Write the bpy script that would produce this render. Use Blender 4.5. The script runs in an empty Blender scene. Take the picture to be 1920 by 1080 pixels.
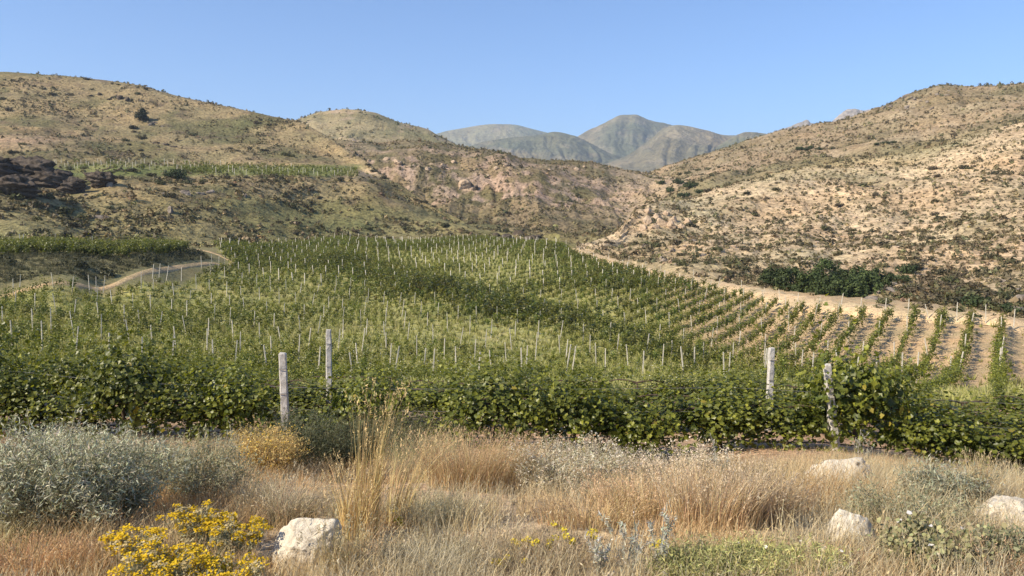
import bpy, bmesh, math
import numpy as np
from mathutils import Vector
from mathutils.bvhtree import BVHTree

# ------------------------------------------------------------------ camera, sky, sun
SC = bpy.context.scene
COL = SC.collection
W, H = 1920.0, 1080.0
F = 1507.0
HORIZON = 430.0
PITCH = math.atan((540.0 - HORIZON) / F)

cam_d = bpy.data.cameras.new("camera")
cam = bpy.data.objects.new("camera", cam_d)
COL.objects.link(cam)
cam_d.sensor_width = 36.0
cam_d.lens = 36.0 * F / W
cam_d.clip_start = 0.1
cam_d.clip_end = 30000.0
cam.location = (0, 0, 0)
cam.rotation_euler = (math.pi / 2 - PITCH, 0, 0)
SC.camera = cam

SUN_EL = math.radians(37.0)
SUN_AZ = math.radians(-118.0)       # from camera forward (+Y), negative = left
world = bpy.data.worlds.new("World")
SC.world = world
world.use_nodes = True
nt = world.node_tree
bg = nt.nodes["Background"]
sky = nt.nodes.new("ShaderNodeTexSky")
sky.sky_type = 'NISHITA'
sky.sun_disc = False
sky.sun_elevation = SUN_EL
sky.sun_rotation = SUN_AZ
sky.altitude = 900.0
sky.air_density = 1.0
sky.dust_density = 0.35
sky.ozone_density = 8.0
nt.links.new(sky.outputs[0], bg.inputs[0])
bg.inputs[1].default_value = 0.125

sun_d = bpy.data.lights.new("sun", 'SUN')
sun_d.energy = 5.0
sun_d.angle = math.radians(0.5)
sun_d.color = (1.0, 0.89, 0.72)
sun = bpy.data.objects.new("sun", sun_d)
COL.objects.link(sun)
sdir = Vector((math.sin(SUN_AZ) * math.cos(SUN_EL), math.cos(SUN_AZ) * math.cos(SUN_EL), math.sin(SUN_EL)))
sun.rotation_euler = sdir.to_track_quat('Z', 'Y').to_euler()
sun.location = (-60, -20, 60)

SC.view_settings.view_transform = 'Standard'
SC.view_settings.look = 'None'
SC.view_settings.exposure = 0.68
SC.view_settings.gamma = 1.0
SC.view_settings.use_curve_mapping = False
SC.render.engine = 'CYCLES'
SC.cycles.max_bounces = 5
SC.cycles.diffuse_bounces = 3
SC.cycles.transmission_bounces = 3
SC.cycles.volume_bounces = 0

# ------------------------------------------------------------------ helpers
CP, SP = math.cos(PITCH), math.sin(PITCH)


def unproj(px, py, d):
    px = np.asarray(px, float); py = np.asarray(py, float); d = np.asarray(d, float)
    c = (540.0 - py) / F
    yy = CP + c * SP
    zz = -SP + c * CP
    s = d / yy
    return np.stack([(px - 960.0) / F * s, yy * s, zz * s], -1)


def proj(P):
    P = np.asarray(P, float)
    f = P[..., 1] * CP - P[..., 2] * SP
    u = P[..., 1] * SP + P[..., 2] * CP
    f = np.where(f < 0.05, 0.05, f)
    return 960.0 + P[..., 0] / f * F, 540.0 - u / f * F


def ray_dir(px, py):
    c = (540.0 - py) / F
    v = Vector(((px - 960.0) / F, CP + c * SP, -SP + c * CP))
    return v.normalized()


def _hash(ix, iy, iz, seed):
    n = (ix.astype(np.int64) * 374761393 + iy.astype(np.int64) * 668265263 + iz.astype(np.int64) * 2147483647 + seed * 974711) & 0xffffffff
    n = ((n ^ (n >> 13)) * 1274126177) & 0xffffffff
    n = (n ^ (n >> 16)) & 0xffffffff
    n = (n * 2246822519) & 0xffffffff
    n = n ^ (n >> 15)
    return (n & 0xffffff) / float(0xffffff)


def vnoise(x, y, seed=0):
    x = np.asarray(x, float); y = np.asarray(y, float)
    x, y = np.broadcast_arrays(x, y)
    ix = np.floor(x); iy = np.floor(y)
    fx = x - ix; fy = y - iy
    ix = ix.astype(np.int64); iy = iy.astype(np.int64); z = np.zeros_like(ix)
    fx = fx * fx * fx * (fx * (fx * 6 - 15) + 10); fy = fy * fy * fy * (fy * (fy * 6 - 15) + 10)
    a = _hash(ix, iy, z, seed); b = _hash(ix + 1, iy, z, seed)
    c = _hash(ix, iy + 1, z, seed); d = _hash(ix + 1, iy + 1, z, seed)
    return ((a * (1 - fx) + b * fx) * (1 - fy) + (c * (1 - fx) + d * fx) * fy) * 2 - 1


def fbm(x, y, octv=4, seed=0, gain=0.5):
    s = 0.0; a = 1.0; t = 0.0; f = 1.0
    for o in range(octv):
        # rotate each octave to hide the lattice
        an = 0.7 + o * 1.1
        xr = x * math.cos(an) - y * math.sin(an); yr = x * math.sin(an) + y * math.cos(an)
        s = s + a * vnoise(xr * f, yr * f, seed + o * 17); t += a
        a *= gain; f *= 2.03
    return s / t


def vnoise3(x, y, z, seed=0):
    ix = np.floor(x); iy = np.floor(y); iz = np.floor(z)
    fx = x - ix; fy = y - iy; fz = z - iz
    ix = ix.astype(np.int64); iy = iy.astype(np.int64); iz = iz.astype(np.int64)
    fx = fx * fx * (3 - 2 * fx); fy = fy * fy * (3 - 2 * fy); fz = fz * fz * (3 - 2 * fz)
    r = 0
    for dx in (0, 1):
        for dy in (0, 1):
            for dz in (0, 1):
                w = (fx if dx else 1 - fx) * (fy if dy else 1 - fy) * (fz if dz else 1 - fz)
                r = r + w * _hash(ix + dx, iy + dy, iz + dz, seed)
    return r * 2 - 1


def sabs(n):
    return np.sqrt(n * n + 0.012)


def sstep(a, b, x):
    t = np.clip((x - a) / (b - a), 0, 1)
    return t * t * (3 - 2 * t)


def pchip(xk, yk, x):
    """monotone cubic through (xk, yk[..., k]) along the first axis of yk"""
    xk = np.asarray(xk, float); yk = np.asarray(yk, float)
    h = np.diff(xk)
    sh = (-1,) + (1,) * (yk.ndim - 1)
    dl = np.diff(yk, axis=0) / h.reshape(sh)
    m = np.zeros_like(yk)
    if len(xk) > 2:
        w1 = (2 * h[1:] + h[:-1]).reshape(sh); w2 = (h[1:] + 2 * h[:-1]).reshape(sh)
        a, b = dl[:-1], dl[1:]
        ok = a * b > 0
        with np.errstate(divide='ignore', invalid='ignore'):
            mm = (w1 + w2) / (w1 / np.where(a == 0, 1, a) + w2 / np.where(b == 0, 1, b))
        m[1:-1] = np.where(ok, mm, 0)
    m[0] = dl[0]; m[-1] = dl[-1]
    i = np.clip(np.searchsorted(xk, x) - 1, 0, len(xk) - 2)
    t = ((x - xk[i]) / h[i]).reshape(sh); hh = h[i].reshape(sh)
    t2, t3 = t * t, t * t * t
    return (2 * t3 - 3 * t2 + 1) * yk[i] + (t3 - 2 * t2 + t) * hh * m[i] + (-2 * t3 + 3 * t2) * yk[i + 1] + (t3 - t2) * hh * m[i + 1]


def make_mesh(name, V, Fc, mat=None, col=None, smooth=False):
    V = np.ascontiguousarray(V, np.float32); Fc = np.ascontiguousarray(Fc, np.int32)
    me = bpy.data.meshes.new(name)
    k = Fc.shape[1]
    me.vertices.add(len(V)); me.vertices.foreach_set('co', V.ravel())
    me.loops.add(Fc.size); me.loops.foreach_set('vertex_index', Fc.ravel())
    me.polygons.add(len(Fc))
    me.polygons.foreach_set('loop_start', np.arange(0, Fc.size, k, dtype=np.int32))
    me.polygons.foreach_set('loop_total', np.full(len(Fc), k, np.int32))
    if smooth:
        me.polygons.foreach_set('use_smooth', np.ones(len(Fc), bool))
    me.update(calc_edges=True)
    if col is not None:
        a = me.color_attributes.new('Col', 'FLOAT_COLOR', 'POINT')
        c = np.ones((len(V), 4), np.float32); c[:, :3] = col
        a.data.foreach_set('color', c.ravel())
    if mat is not None:
        me.materials.append(mat)
    return me


def link(name, me, parent=None, loc=None, rotz=0.0, scale=None):
    o = bpy.data.objects.new(name, me)
    COL.objects.link(o)
    if parent is not None:
        o.parent = parent
    if loc is not None:
        o.location = loc
    if rotz:
        o.rotation_euler = (0, 0, rotz)
    if scale is not None:
        o.scale = scale if hasattr(scale, '__len__') else (scale,) * 3
    return o


def tag(o, label=None, cat=None, group=None, kind=None):
    if label: o['label'] = label
    if cat: o['category'] = cat
    if group: o['group'] = group
    if kind: o['kind'] = kind
    return o


def empty(name, loc, rotz=0.0, scale=1.0):
    o = bpy.data.objects.new(name, None)
    COL.objects.link(o)
    o.empty_display_size = 0.2
    o.location = loc; o.rotation_euler = (0, 0, rotz); o.scale = (scale,) * 3
    return o


def copy_tree(src):
    r = src.copy(); COL.objects.link(r)
    for ch in src.children:
        c = ch.copy(); COL.objects.link(c); c.parent = r
    return r


def join(parts):
    """parts: list of (V, F, C)"""
    Vs, Fs, Cs = [], [], []
    n = 0
    for V, Fc, C in parts:
        Vs.append(V); Fs.append(Fc + n); Cs.append(np.broadcast_to(C, V.shape)); n += len(V)
    return np.concatenate(Vs), np.concatenate(Fs), np.concatenate(Cs)


def unit(v):
    return v / np.maximum(np.linalg.norm(v, axis=-1, keepdims=True), 1e-9)


# leaf templates: (verts, tris)
ang = np.radians([-90, -50, -18, 12, 42, 66, 90, 114, 138, 168, 198, 230])
rad = np.array([0.30, 0.62, 0.40, 0.66, 0.46, 0.62, 0.92, 0.62, 0.46, 0.66, 0.40, 0.62])
rad = np.array([0.22, 0.55, 0.50, 0.70, 0.52, 0.62, 0.85, 0.62, 0.52, 0.70, 0.50, 0.55])
PALM_V = np.concatenate([[[0, 0, -0.08]], np.stack([rad * np.cos(ang), rad * np.sin(ang), 0.10 * np.cos(2 * ang) + 0.03], -1)])
PALM_F = np.array([[0, i + 1, (i + 1) % 12 + 1] for i in range(12)])
DIA_V = np.array([[0, -0.5, 0], [0.34, 0.0, 0.12], [0, 0.55, 0], [-0.34, 0.0, 0.12]])
DIA_F = np.array([[0, 1, 2], [0, 2, 3]])
HEX_V = np.array([[0, -0.45, 0], [0.46, -0.1, 0.10], [0.22, 0.42, 0.03], [-0.22, 0.42, 0.03], [-0.46, -0.1, 0.10]])
HEX_F = np.array([[0, 1, 2], [0, 2, 3], [0, 3, 4]])
TRI_V = np.array([[-0.36, -0.42, 0.04], [0.40, -0.22, 0.10], [-0.02, 0.62, 0.0]])
TRI_F = np.array([[0, 1, 2]])
NEED_V = np.array([[-0.13, 0, 0], [0.13, 0, 0], [0.0, 1.0, 0.0]])
NEED_F = np.array([[0, 1, 2]])


def leaves(P, N, size, tmpl, rng, tang=None):
    TV, TF = tmpl
    n = len(P)
    N = unit(N)
    t = rng.normal(size=(n, 3)) if tang is None else tang
    b = unit(np.cross(N, t)); t = np.cross(b, N)
    size = np.broadcast_to(size, (n,))[:, None, None]
    V = P[:, None, :] + size * (TV[None, :, 0:1] * b[:, None] + TV[None, :, 1:2] * t[:, None] + TV[None, :, 2:3] * N[:, None])
    Fc = TF[None] + (np.arange(n) * len(TV))[:, None, None]
    return V.reshape(-1, 3), Fc.reshape(-1, TF.shape[1])


def leafcol(n, k, base, rng, var=0.25, alt=None, altp=0.0):
    base = np.asarray(base)
    c = base[None] * (1 + rng.uniform(-var, var, (n, 1))) * (1 + rng.uniform(-0.08, 0.08, (n, 3)))
    if alt is not None:
        m = rng.random(n) < altp
        c[m] = np.asarray(alt) * (1 + rng.uniform(-var, var, (m.sum(), 1)))
    return np.repeat(c, k, axis=0)


def blades(P, h, lean, w, rng, nseg=2, curve=1.0):
    """grass blades: P roots, h heights, lean (n,2) horizontal offset in units of h, w widths; quads"""
    n = len(P)
    a = rng.uniform(0, math.pi, n)
    wd = np.stack([np.cos(a), np.sin(a), np.zeros(n)], -1)
    V = np.zeros((n, nseg + 1, 2, 3))
    for i in range(nseg + 1):
        t = i / nseg
        c = P.copy()
        c[:, 2] += h * t * (1 - 0.15 * curve * t * np.linalg.norm(lean, axis=1))
        c[:, :2] += lean * (h * (t ** (1 + curve)))[:, None]
        ww = (w * (1 - t * 0.85) * 0.5)[:, None]
        V[:, i, 0] = c - wd * ww
        V[:, i, 1] = c + wd * ww
    q = []
    for i in range(nseg):
        q.append([2 * i, 2 * i + 1, 2 * i + 3, 2 * i + 2])
    q = np.array(q)
    Fc = q[None] + (np.arange(n) * (2 * (nseg + 1)))[:, None, None]
    tips = V[:, -1].mean(1)
    return V.reshape(-1, 3), Fc.reshape(-1, 4), tips


def quads_to_tris(Fc):
    return np.concatenate([Fc[:, [0, 1, 2]], Fc[:, [0, 2, 3]]])


def tube(pts, radii, ns=6, cap=True):
    pts = np.asarray(pts, float); n = len(pts)
    radii = np.broadcast_to(radii, (n,))
    tg = unit(np.gradient(pts, axis=0))
    ref = np.array([0.0, 0, 1]) if abs(tg[0][2]) < 0.9 else np.array([1.0, 0, 0])
    V = []
    for i in range(n):
        b = unit(np.cross(tg[i], ref)); c = np.cross(b, tg[i])
        a = np.arange(ns) / ns * 2 * math.pi
        V.append(pts[i] + radii[i] * (np.cos(a)[:, None] * b + np.sin(a)[:, None] * c))
    V = np.concatenate(V)
    Fc = []
    for i in range(n - 1):
        for j in range(ns):
            k = (j + 1) % ns
            Fc += [[i * ns + j, i * ns + k, (i + 1) * ns + k], [i * ns + j, (i + 1) * ns + k, (i + 1) * ns + j]]
    if cap:
        for j in range(1, ns - 1):
            Fc.append([(n - 1) * ns, (n - 1) * ns + j, (n - 1) * ns + j + 1])
    return V, np.array(Fc)


def canes(base, d0, length, droop, npts, rng, wob=0.06):
    """curved shoots; base (n,3), d0 (n,3) unit start dirs"""
    n = len(base)
    step = (length / npts)[:, None]
    d = d0.copy(); p = base.copy()
    out = np.zeros((n, npts, 3))
    for i in range(npts):
        d[:, 2] -= droop / npts
        d += rng.normal(0, wob, (n, 3))
        d = unit(d)
        p = p + d * step
        out[:, i] = p
    return out


# ------------------------------------------------------------------ materials
def mat_new(name):
    m = bpy.data.materials.new(name)
    m.use_nodes = True
    t = m.node_tree
    for n in list(t.nodes):
        t.nodes.remove(n)
    return m, t, t.nodes, t.links


def leaf_material(name, transl=0.3, rough=0.5, spec=0.35, tcol=(1.2, 1.25, 0.5)):
    m, t, N, L = mat_new(name)
    out = N.new('ShaderNodeOutputMaterial')
    at = N.new('ShaderNodeAttribute'); at.attribute_name = 'Col'
    oi = N.new('ShaderNodeObjectInfo')
    mr = N.new('ShaderNodeMapRange'); mr.inputs[3].default_value = 0.82; mr.inputs[4].default_value = 1.15
    L.new(oi.outputs['Random'], mr.inputs[0])
    mul = N.new('ShaderNodeVectorMath'); mul.operation = 'SCALE'
    L.new(at.outputs['Color'], mul.inputs[0]); L.new(mr.outputs[0], mul.inputs['Scale'])
    p = N.new('ShaderNodeBsdfPrincipled')
    p.inputs['Roughness'].default_value = rough
    p.inputs['Specular IOR Level'].default_value = spec
    L.new(mul.outputs[0], p.inputs['Base Color'])
    if transl > 0:
        tr = N.new('ShaderNodeBsdfTranslucent')
        tm = N.new('ShaderNodeVectorMath'); tm.operation = 'MULTIPLY'; tm.inputs[1].default_value = tcol
        L.new(mul.outputs[0], tm.inputs[0]); L.new(tm.outputs[0], tr.inputs[0])
        mx = N.new('ShaderNodeMixShader'); mx.inputs[0].default_value = transl
        L.new(p.outputs[0], mx.inputs[1]); L.new(tr.outputs[0], mx.inputs[2])
        L.new(mx.outputs[0], out.inputs[0])
    else:
        L.new(p.outputs[0], out.inputs[0])
    return m


M_VINE = leaf_material('vine_leaf', 0.33, 0.42, 0.45)
M_SHRUB = leaf_material('shrub_leaf', 0.18, 0.6, 0.2, (1.1, 1.1, 0.7))
M_DRY = leaf_material('dry_grass_blade', 0.38, 0.55, 0.25, (1.05, 1.0, 0.9))
M_PETAL = leaf_material('petal', 0.2, 0.6, 0.1, (1.1, 1.05, 0.8))


def ramp(N, stops):
    r = N.new('ShaderNodeValToRGB')
    e = r.color_ramp.elements
    while len(e) < len(stops):
        e.new(0.5)
    for i, (p, c) in enumerate(stops):
        e[i].position = p; e[i].color = (c[0], c[1], c[2], 1)
    return r


def noise_node(N, L, scale, detail=4, rough=0.55, vec=None, dist=0.0):
    n = N.new('ShaderNodeTexNoise')
    n.inputs['Scale'].default_value = scale
    n.inputs['Detail'].default_value = detail
    n.inputs['Roughness'].default_value = rough
    n.inputs['Distortion'].default_value = dist
    if vec is not None:
        L.new(vec, n.inputs['Vector'])
    return n


def mixc(N, L, fac, a, b, mode='MIX'):
    m = N.new('ShaderNodeMix'); m.data_type = 'RGBA'; m.blend_type = mode
    if isinstance(fac, (int, float)):
        m.inputs[0].default_value = fac
    else:
        L.new(fac, m.inputs[0])
    for s, v in ((6, a), (7, b)):
        if isinstance(v, tuple):
            m.inputs[s].default_value = (v[0], v[1], v[2], 1)
        else:
            L.new(v, m.inputs[s])
    return m.outputs[2]


def math_node(N, L, op, a, b=None, clamp=False):
    m = N.new('ShaderNodeMath'); m.operation = op; m.use_clamp = clamp
    for i, v in enumerate((a, b)):
        if v is None:
            continue
        if isinstance(v, (int, float)):
            m.inputs[i].default_value = v
        else:
            L.new(v, m.inputs[i])
    return m.outputs[0]


def terrain_material(name, fine, bump_d, speck=0.35, patch=0.03, rough=0.95):
    """colour attribute Col carries the ground's own large-scale colour; noise adds grain, patches and relief.
    fine = scale of the grain (1/m)"""
    m, t, N, L = mat_new(name)
    out = N.new('ShaderNodeOutputMaterial')
    geo = N.new('ShaderNodeNewGeometry')
    pos = geo.outputs['Position']
    at = N.new('ShaderNodeAttribute'); at.attribute_name = 'Col'
    n1 = noise_node(N, L, fine, 5, 0.65, pos)
    n2 = noise_node(N, L, fine * 0.21, 5, 0.6, pos, 0.4)
    n3 = noise_node(N, L, patch, 5, 0.6, pos)
    r1 = ramp(N, [(0.30, (1 - speck * 1.3,) * 3), (0.5, (1.0,) * 3), (0.72, (1 + speck,) * 3)])
    L.new(n1.outputs[0], r1.inputs[0])
    r2 = ramp(N, [(0.28, (0.72, 0.70, 0.66)), (0.5, (1.0, 1.0, 1.0)), (0.74, (1.22, 1.20, 1.15))])
    L.new(n2.outputs[0], r2.inputs[0])
    r3 = ramp(N, [(0.30, (0.80, 0.88, 0.85)), (0.5, (1, 1, 1)), (0.70, (1.16, 1.08, 1.02))])
    L.new(n3.outputs[0], r3.inputs[0])
    c = mixc(N, L, 1.0, at.outputs['Color'], r1.outputs[0], 'MULTIPLY')
    c = mixc(N, L, 1.0, c, r2.outputs[0], 'MULTIPLY')
    c = mixc(N, L, 1.0, c, r3.outputs[0], 'MULTIPLY')
    p = N.new('ShaderNodeBsdfPrincipled')
    p.inputs['Roughness'].default_value = rough
    p.inputs['Specular IOR Level'].default_value = 0.1
    L.new(c, p.inputs['Base Color'])
    hsum = math_node(N, L, 'ADD', n1.outputs[0], math_node(N, L, 'MULTIPLY', n2.outputs[0], 2.5))
    b = N.new('ShaderNodeBump'); b.inputs['Strength'].default_value = 1.0; b.inputs['Distance'].default_value = bump_d
    L.new(hsum, b.inputs['Height'])
    L.new(b.outputs[0], p.inputs['Normal'])
    L.new(p.outputs[0], out.inputs[0])
    return m


def rock_material(name, c1, c2, c3, scale, bump_d):
    m, t, N, L = mat_new(name)
    out = N.new('ShaderNodeOutputMaterial')
    geo = N.new('ShaderNodeNewGeometry')
    n1 = noise_node(N, L, scale, 8, 0.65, geo.outputs['Position'], 0.3)
    n2 = noise_node(N, L, scale * 6, 6, 0.7, geo.outputs['Position'])
    r = ramp(N, [(0.32, c1), (0.5, c2), (0.68, c3)])
    L.new(n1.outputs[0], r.inputs[0])
    r2 = ramp(N, [(0.3, (0.6, 0.58, 0.56)), (0.5, (1, 1, 1)), (0.75, (1.12, 1.12, 1.1))])
    L.new(n2.outputs[0], r2.inputs[0])
    c = mixc(N, L, 1.0, r.outputs[0], r2.outputs[0], 'MULTIPLY')
    p = N.new('ShaderNodeBsdfPrincipled'); p.inputs['Roughness'].default_value = 0.9
    p.inputs['Specular IOR Level'].default_value = 0.15
    L.new(c, p.inputs['Base Color'])
    b = N.new('ShaderNodeBump'); b.inputs['Distance'].default_value = bump_d
    L.new(math_node(N, L, 'ADD', n1.outputs[0], math_node(N, L, 'MULTIPLY', n2.outputs[0], 0.5)), b.inputs['Height'])
    L.new(b.outputs[0], p.inputs['Normal'])
    L.new(p.outputs[0], out.inputs[0])
    return m


M_GROUND = terrain_material('ground_soil', 9.0, 0.05, 0.42, 0.25)
M_HILL = terrain_material('hill_grass', 0.9, 0.6, 0.48, 0.035)
M_MOUNT = terrain_material('mountain_slope', 0.06, 9.0, 0.34, 0.004)
M_LIME = rock_material('pale_limestone', (0.50, 0.43, 0.32), (0.66, 0.58, 0.45), (0.74, 0.68, 0.56), 5.0, 0.03)
M_SHADE_ROCK = rock_material('shade_dark_stone', (0.040, 0.031, 0.023), (0.085, 0.066, 0.049), (0.17, 0.135, 0.10), 0.5, 0.4)  # near-black tone holds the shade of rock faces turned from the sun
M_BOULDER = rock_material('grey_boulder', (0.13, 0.105, 0.085), (0.23, 0.19, 0.15), (0.36, 0.30, 0.24), 0.9, 0.2)
M_SAND = rock_material('tan_rock', (0.33, 0.235, 0.155), (0.47, 0.345, 0.23), (0.56, 0.43, 0.30), 0.7, 0.25)
M_CONC = rock_material('weathered_concrete', (0.40, 0.365, 0.31), (0.53, 0.49, 0.43), (0.64, 0.60, 0.54), 14.0, 0.012)
M_POST = rock_material('pale_concrete', (0.44, 0.40, 0.315), (0.55, 0.50, 0.40), (0.64, 0.60, 0.50), 9.0, 0.008)
M_BARK = rock_material('vine_bark', (0.05, 0.035, 0.025), (0.09, 0.065, 0.045), (0.14, 0.10, 0.07), 18.0, 0.01)


def plain(name, c, rough=0.5, metal=0.0):
    m, t, N, L = mat_new(name)
    out = N.new('ShaderNodeOutputMaterial')
    p = N.new('ShaderNodeBsdfPrincipled')
    geo = N.new('ShaderNodeNewGeometry')
    n = noise_node(N, L, 12.0, 4, 0.6, geo.outputs['Position'])
    r = ramp(N, [(0.3, tuple(v * 0.8 for v in c)), (0.7, tuple(min(1, v * 1.2) for v in c))])
    L.new(n.outputs[0], r.inputs[0]); L.new(r.outputs[0], p.inputs['Base Color'])
    p.inputs['Roughness'].default_value = rough; p.inputs['Metallic'].default_value = metal
    L.new(p.outputs[0], out.inputs[0])
    return m


M_WIRE = plain('galvanised_wire', (0.20, 0.19, 0.18), 0.6, 0.3)
M_PIPE = plain('black_pipe', (0.02, 0.02, 0.02), 0.5)

# ------------------------------------------------------------------ near terrain (thin-plate spline through surveyed points)
CTRL = []


def cp(px, py, d):
    p = unproj(px, py, d)
    CTRL.append((p[0], p[1], p[2]))


def cw(x, y, z):
    CTRL.append((x, y, z))


for x in (-30, -12, 0, 12, 30):
    cw(x, -14, -1.7); cw(x, 1.0, -1.58)
for px in (-300, 0, 480, 960, 1440, 1920, 2220):
    cp(px, 1080, 3.6)
    cp(px, 950, 5.5)
for x, dz_ in ((-14, 0), (-8, 0), (-3, 0), (2, -0.06), (7, -0.48), (13, -0.55)):
    cw(x, 8.2 - 0.1 * x, -2.42 + dz_); cw(x, 9.6 - 0.13 * x, -2.95 + dz_)
    cw(x, 11.6 - 0.15 * x, -3.72); cw(x, 14.5 - 0.15 * x, -3.9); cw(x, 20 - 0.15 * x, -4.35)
for px, py, d in ((-400, 735, 30), (0, 728, 30), (500, 738, 30), (960, 742, 30), (1450, 742, 30), (1900, 742, 30), (2300, 742, 30),
                  (0, 690, 38), (500, 712, 40), (960, 716, 40), (1450, 718, 41), (1900, 718, 41),
                  (0, 650, 48), (400, 672, 51), (900, 690, 54), (1400, 700, 55), (1700, 692, 56), (2000, 692, 56),
                  (-300, 590, 62), (0, 598, 63), (300, 606, 69), (700, 615, 76), (1100, 622, 77), (1450, 632, 74), (1920, 642, 62),
                  (0, 549, 77), (180, 541, 83), (330, 527, 94), (440, 505, 115), (700, 560, 101), (1000, 562, 101), (1250, 572, 92),
                  (1540, 586, 77), (1700, 597, 70), (1900, 614, 65.5), (2300, 640, 60),
                  (600, 520, 117), (900, 522, 115), (1200, 530, 112), (1400, 548, 103),
                  (500, 485, 145), (800, 482, 148), (1100, 480, 155), (1250, 516, 124),
                  (430, 462, 165), (640, 455, 185), (900, 456, 185), (1060, 463, 180),
                  (640, 448, 200), (900, 449, 203), (1040, 461, 196),
                  (-300, 535, 77), (0, 533, 78), (150, 527, 82), (270, 517, 90),
                  (-300, 486, 86), (0, 487, 86), (150, 488, 90), (280, 486, 98), (350, 482, 110),
                  (-300, 470, 112), (0, 470, 112), (200, 470, 118), (360, 467, 140)):
    cp(px, py, d)
for x, y, z in ((-140, 150, -4), (-60, 170, -4), (-40, 240, -6), (0, 240, -7), (40, 235, -9), (60, 150, -10), (70, 110, -12), (85, 80, -12.5), (110, 70, -12),
                (120, 30, -8), (-120, 60, -6), (-100, 25, -5), (60, 15, -4.4), (-60, 15, -4.2), (140, 200, -12), (-150, 240, -6), (55, 125, -10.5)):
    cw(x, y, z)
CTRL = np.array(CTRL)


def tps_fit(P, z, lam=0.02):
    n = len(P)
    r = np.linalg.norm(P[:, None] - P[None], axis=-1)
    K = np.where(r > 0, r * r * np.log(r + 1e-12), 0) + lam * np.eye(n)
    Q = np.concatenate([np.ones((n, 1)), P], 1)
    A = np.block([[K, Q], [Q.T, np.zeros((3, 3))]])
    return np.linalg.solve(A, np.concatenate([z, np.zeros(3)]))


def warp(x, y):
    # compress distance so near and far points weigh alike
    r = y + 14.0
    return np.stack([x / (r + 12) * 3.0, np.log(np.maximum(r, 0.5) + 12)], -1)


_WP = warp(CTRL[:, 0], CTRL[:, 1])
_TPS = tps_fit(_WP, CTRL[:, 2], 1e-4)


def ground_base(x, y):
    sh = np.shape(x)
    Q = warp(np.ravel(x), np.ravel(y))
    out = np.zeros(len(Q))
    n = len(_WP)
    for s in range(0, len(Q), 20000):
        q = Q[s:s + 20000]
        r = np.linalg.norm(q[:, None] - _WP[None], axis=-1)
        K = np.where(r > 0, r * r * np.log(r + 1e-12), 0)
        out[s:s + 20000] = K @ _TPS[:n] + _TPS[n] + q @ _TPS[n + 1:]
    return out.reshape(sh)


ROW_AZ = math.radians(31.5)
ROW_S = 2.1
RV = np.array([math.sin(ROW_AZ), math.cos(ROW_AZ)])
PV = np.array([math.cos(ROW_AZ), -math.sin(ROW_AZ)])


def sand_mask(x, y):
    n = fbm(x / 9, y / 9, 3, 5) * 5
    return sstep(12.5, 21.0, x + n - 0.04 * (y - 60)) * sstep(26, 36, y) * (1 - sstep(112, 135, y))


def ground_z(x, y):
    x = np.asarray(x, float); y = np.asarray(y, float)
    z = ground_base(x, y)
    near = 1 - sstep(9, 12, y)
    z = z + fbm(x / 1.3, y / 1.3, 4, 3) * 0.07 * near
    z = z + fbm(x / 6, y / 6, 4, 8) * 0.12 * (1 - near)
    s = sand_mask(x, y)
    ph = (x * PV[0] + y * PV[1]) / ROW_S * 2 * math.pi
    z = z + s * (0.10 * np.cos(ph) + 0.03 * np.cos(ph * 3))
    return z


us = np.linspace(-1.05, 1.05, 290)
ys = np.concatenate([np.linspace(-12, 2, 12), np.geomspace(2.2, 240, 290)])
UU, YY = np.meshgrid(us, ys)
XX = UU * (YY + 16)
ZZ = ground_z(XX, YY)
# fields of the ground's own colour
FIELD_PX = [(-300, 556, 73), (0, 551, 75), (180, 541, 80), (330, 527, 92), (440, 503, 115), (400, 470, 160), (430, 458, 170), (560, 452, 185), (640, 447, 197),
            (850, 448, 200), (1040, 459, 195), (1085, 486, 151), (1250, 531, 116), (1400, 564, 96), (1540, 592, 76), (1700, 602, 69.2), (1900, 619, 65), (2200, 645, 60)]
FIELD = [tuple(unproj(*p)[:2]) for p in FIELD_PX] + [(75, 20), (24, 22), (-24, 28), (-70, 30)]


def in_poly(x, y, poly):
    x = np.asarray(x); y = np.asarray(y)
    ins = np.zeros(x.shape, bool)
    n = len(poly)
    for i in range(n):
        x1, y1 = poly[i]; x2, y2 = poly[(i + 1) % n]
        c = ((y1 > y) != (y2 > y)) & (x < (x2 - x1) * (y - y1) / (y2 - y1 + 1e-12) + x1)
        ins ^= c
    return ins


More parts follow.
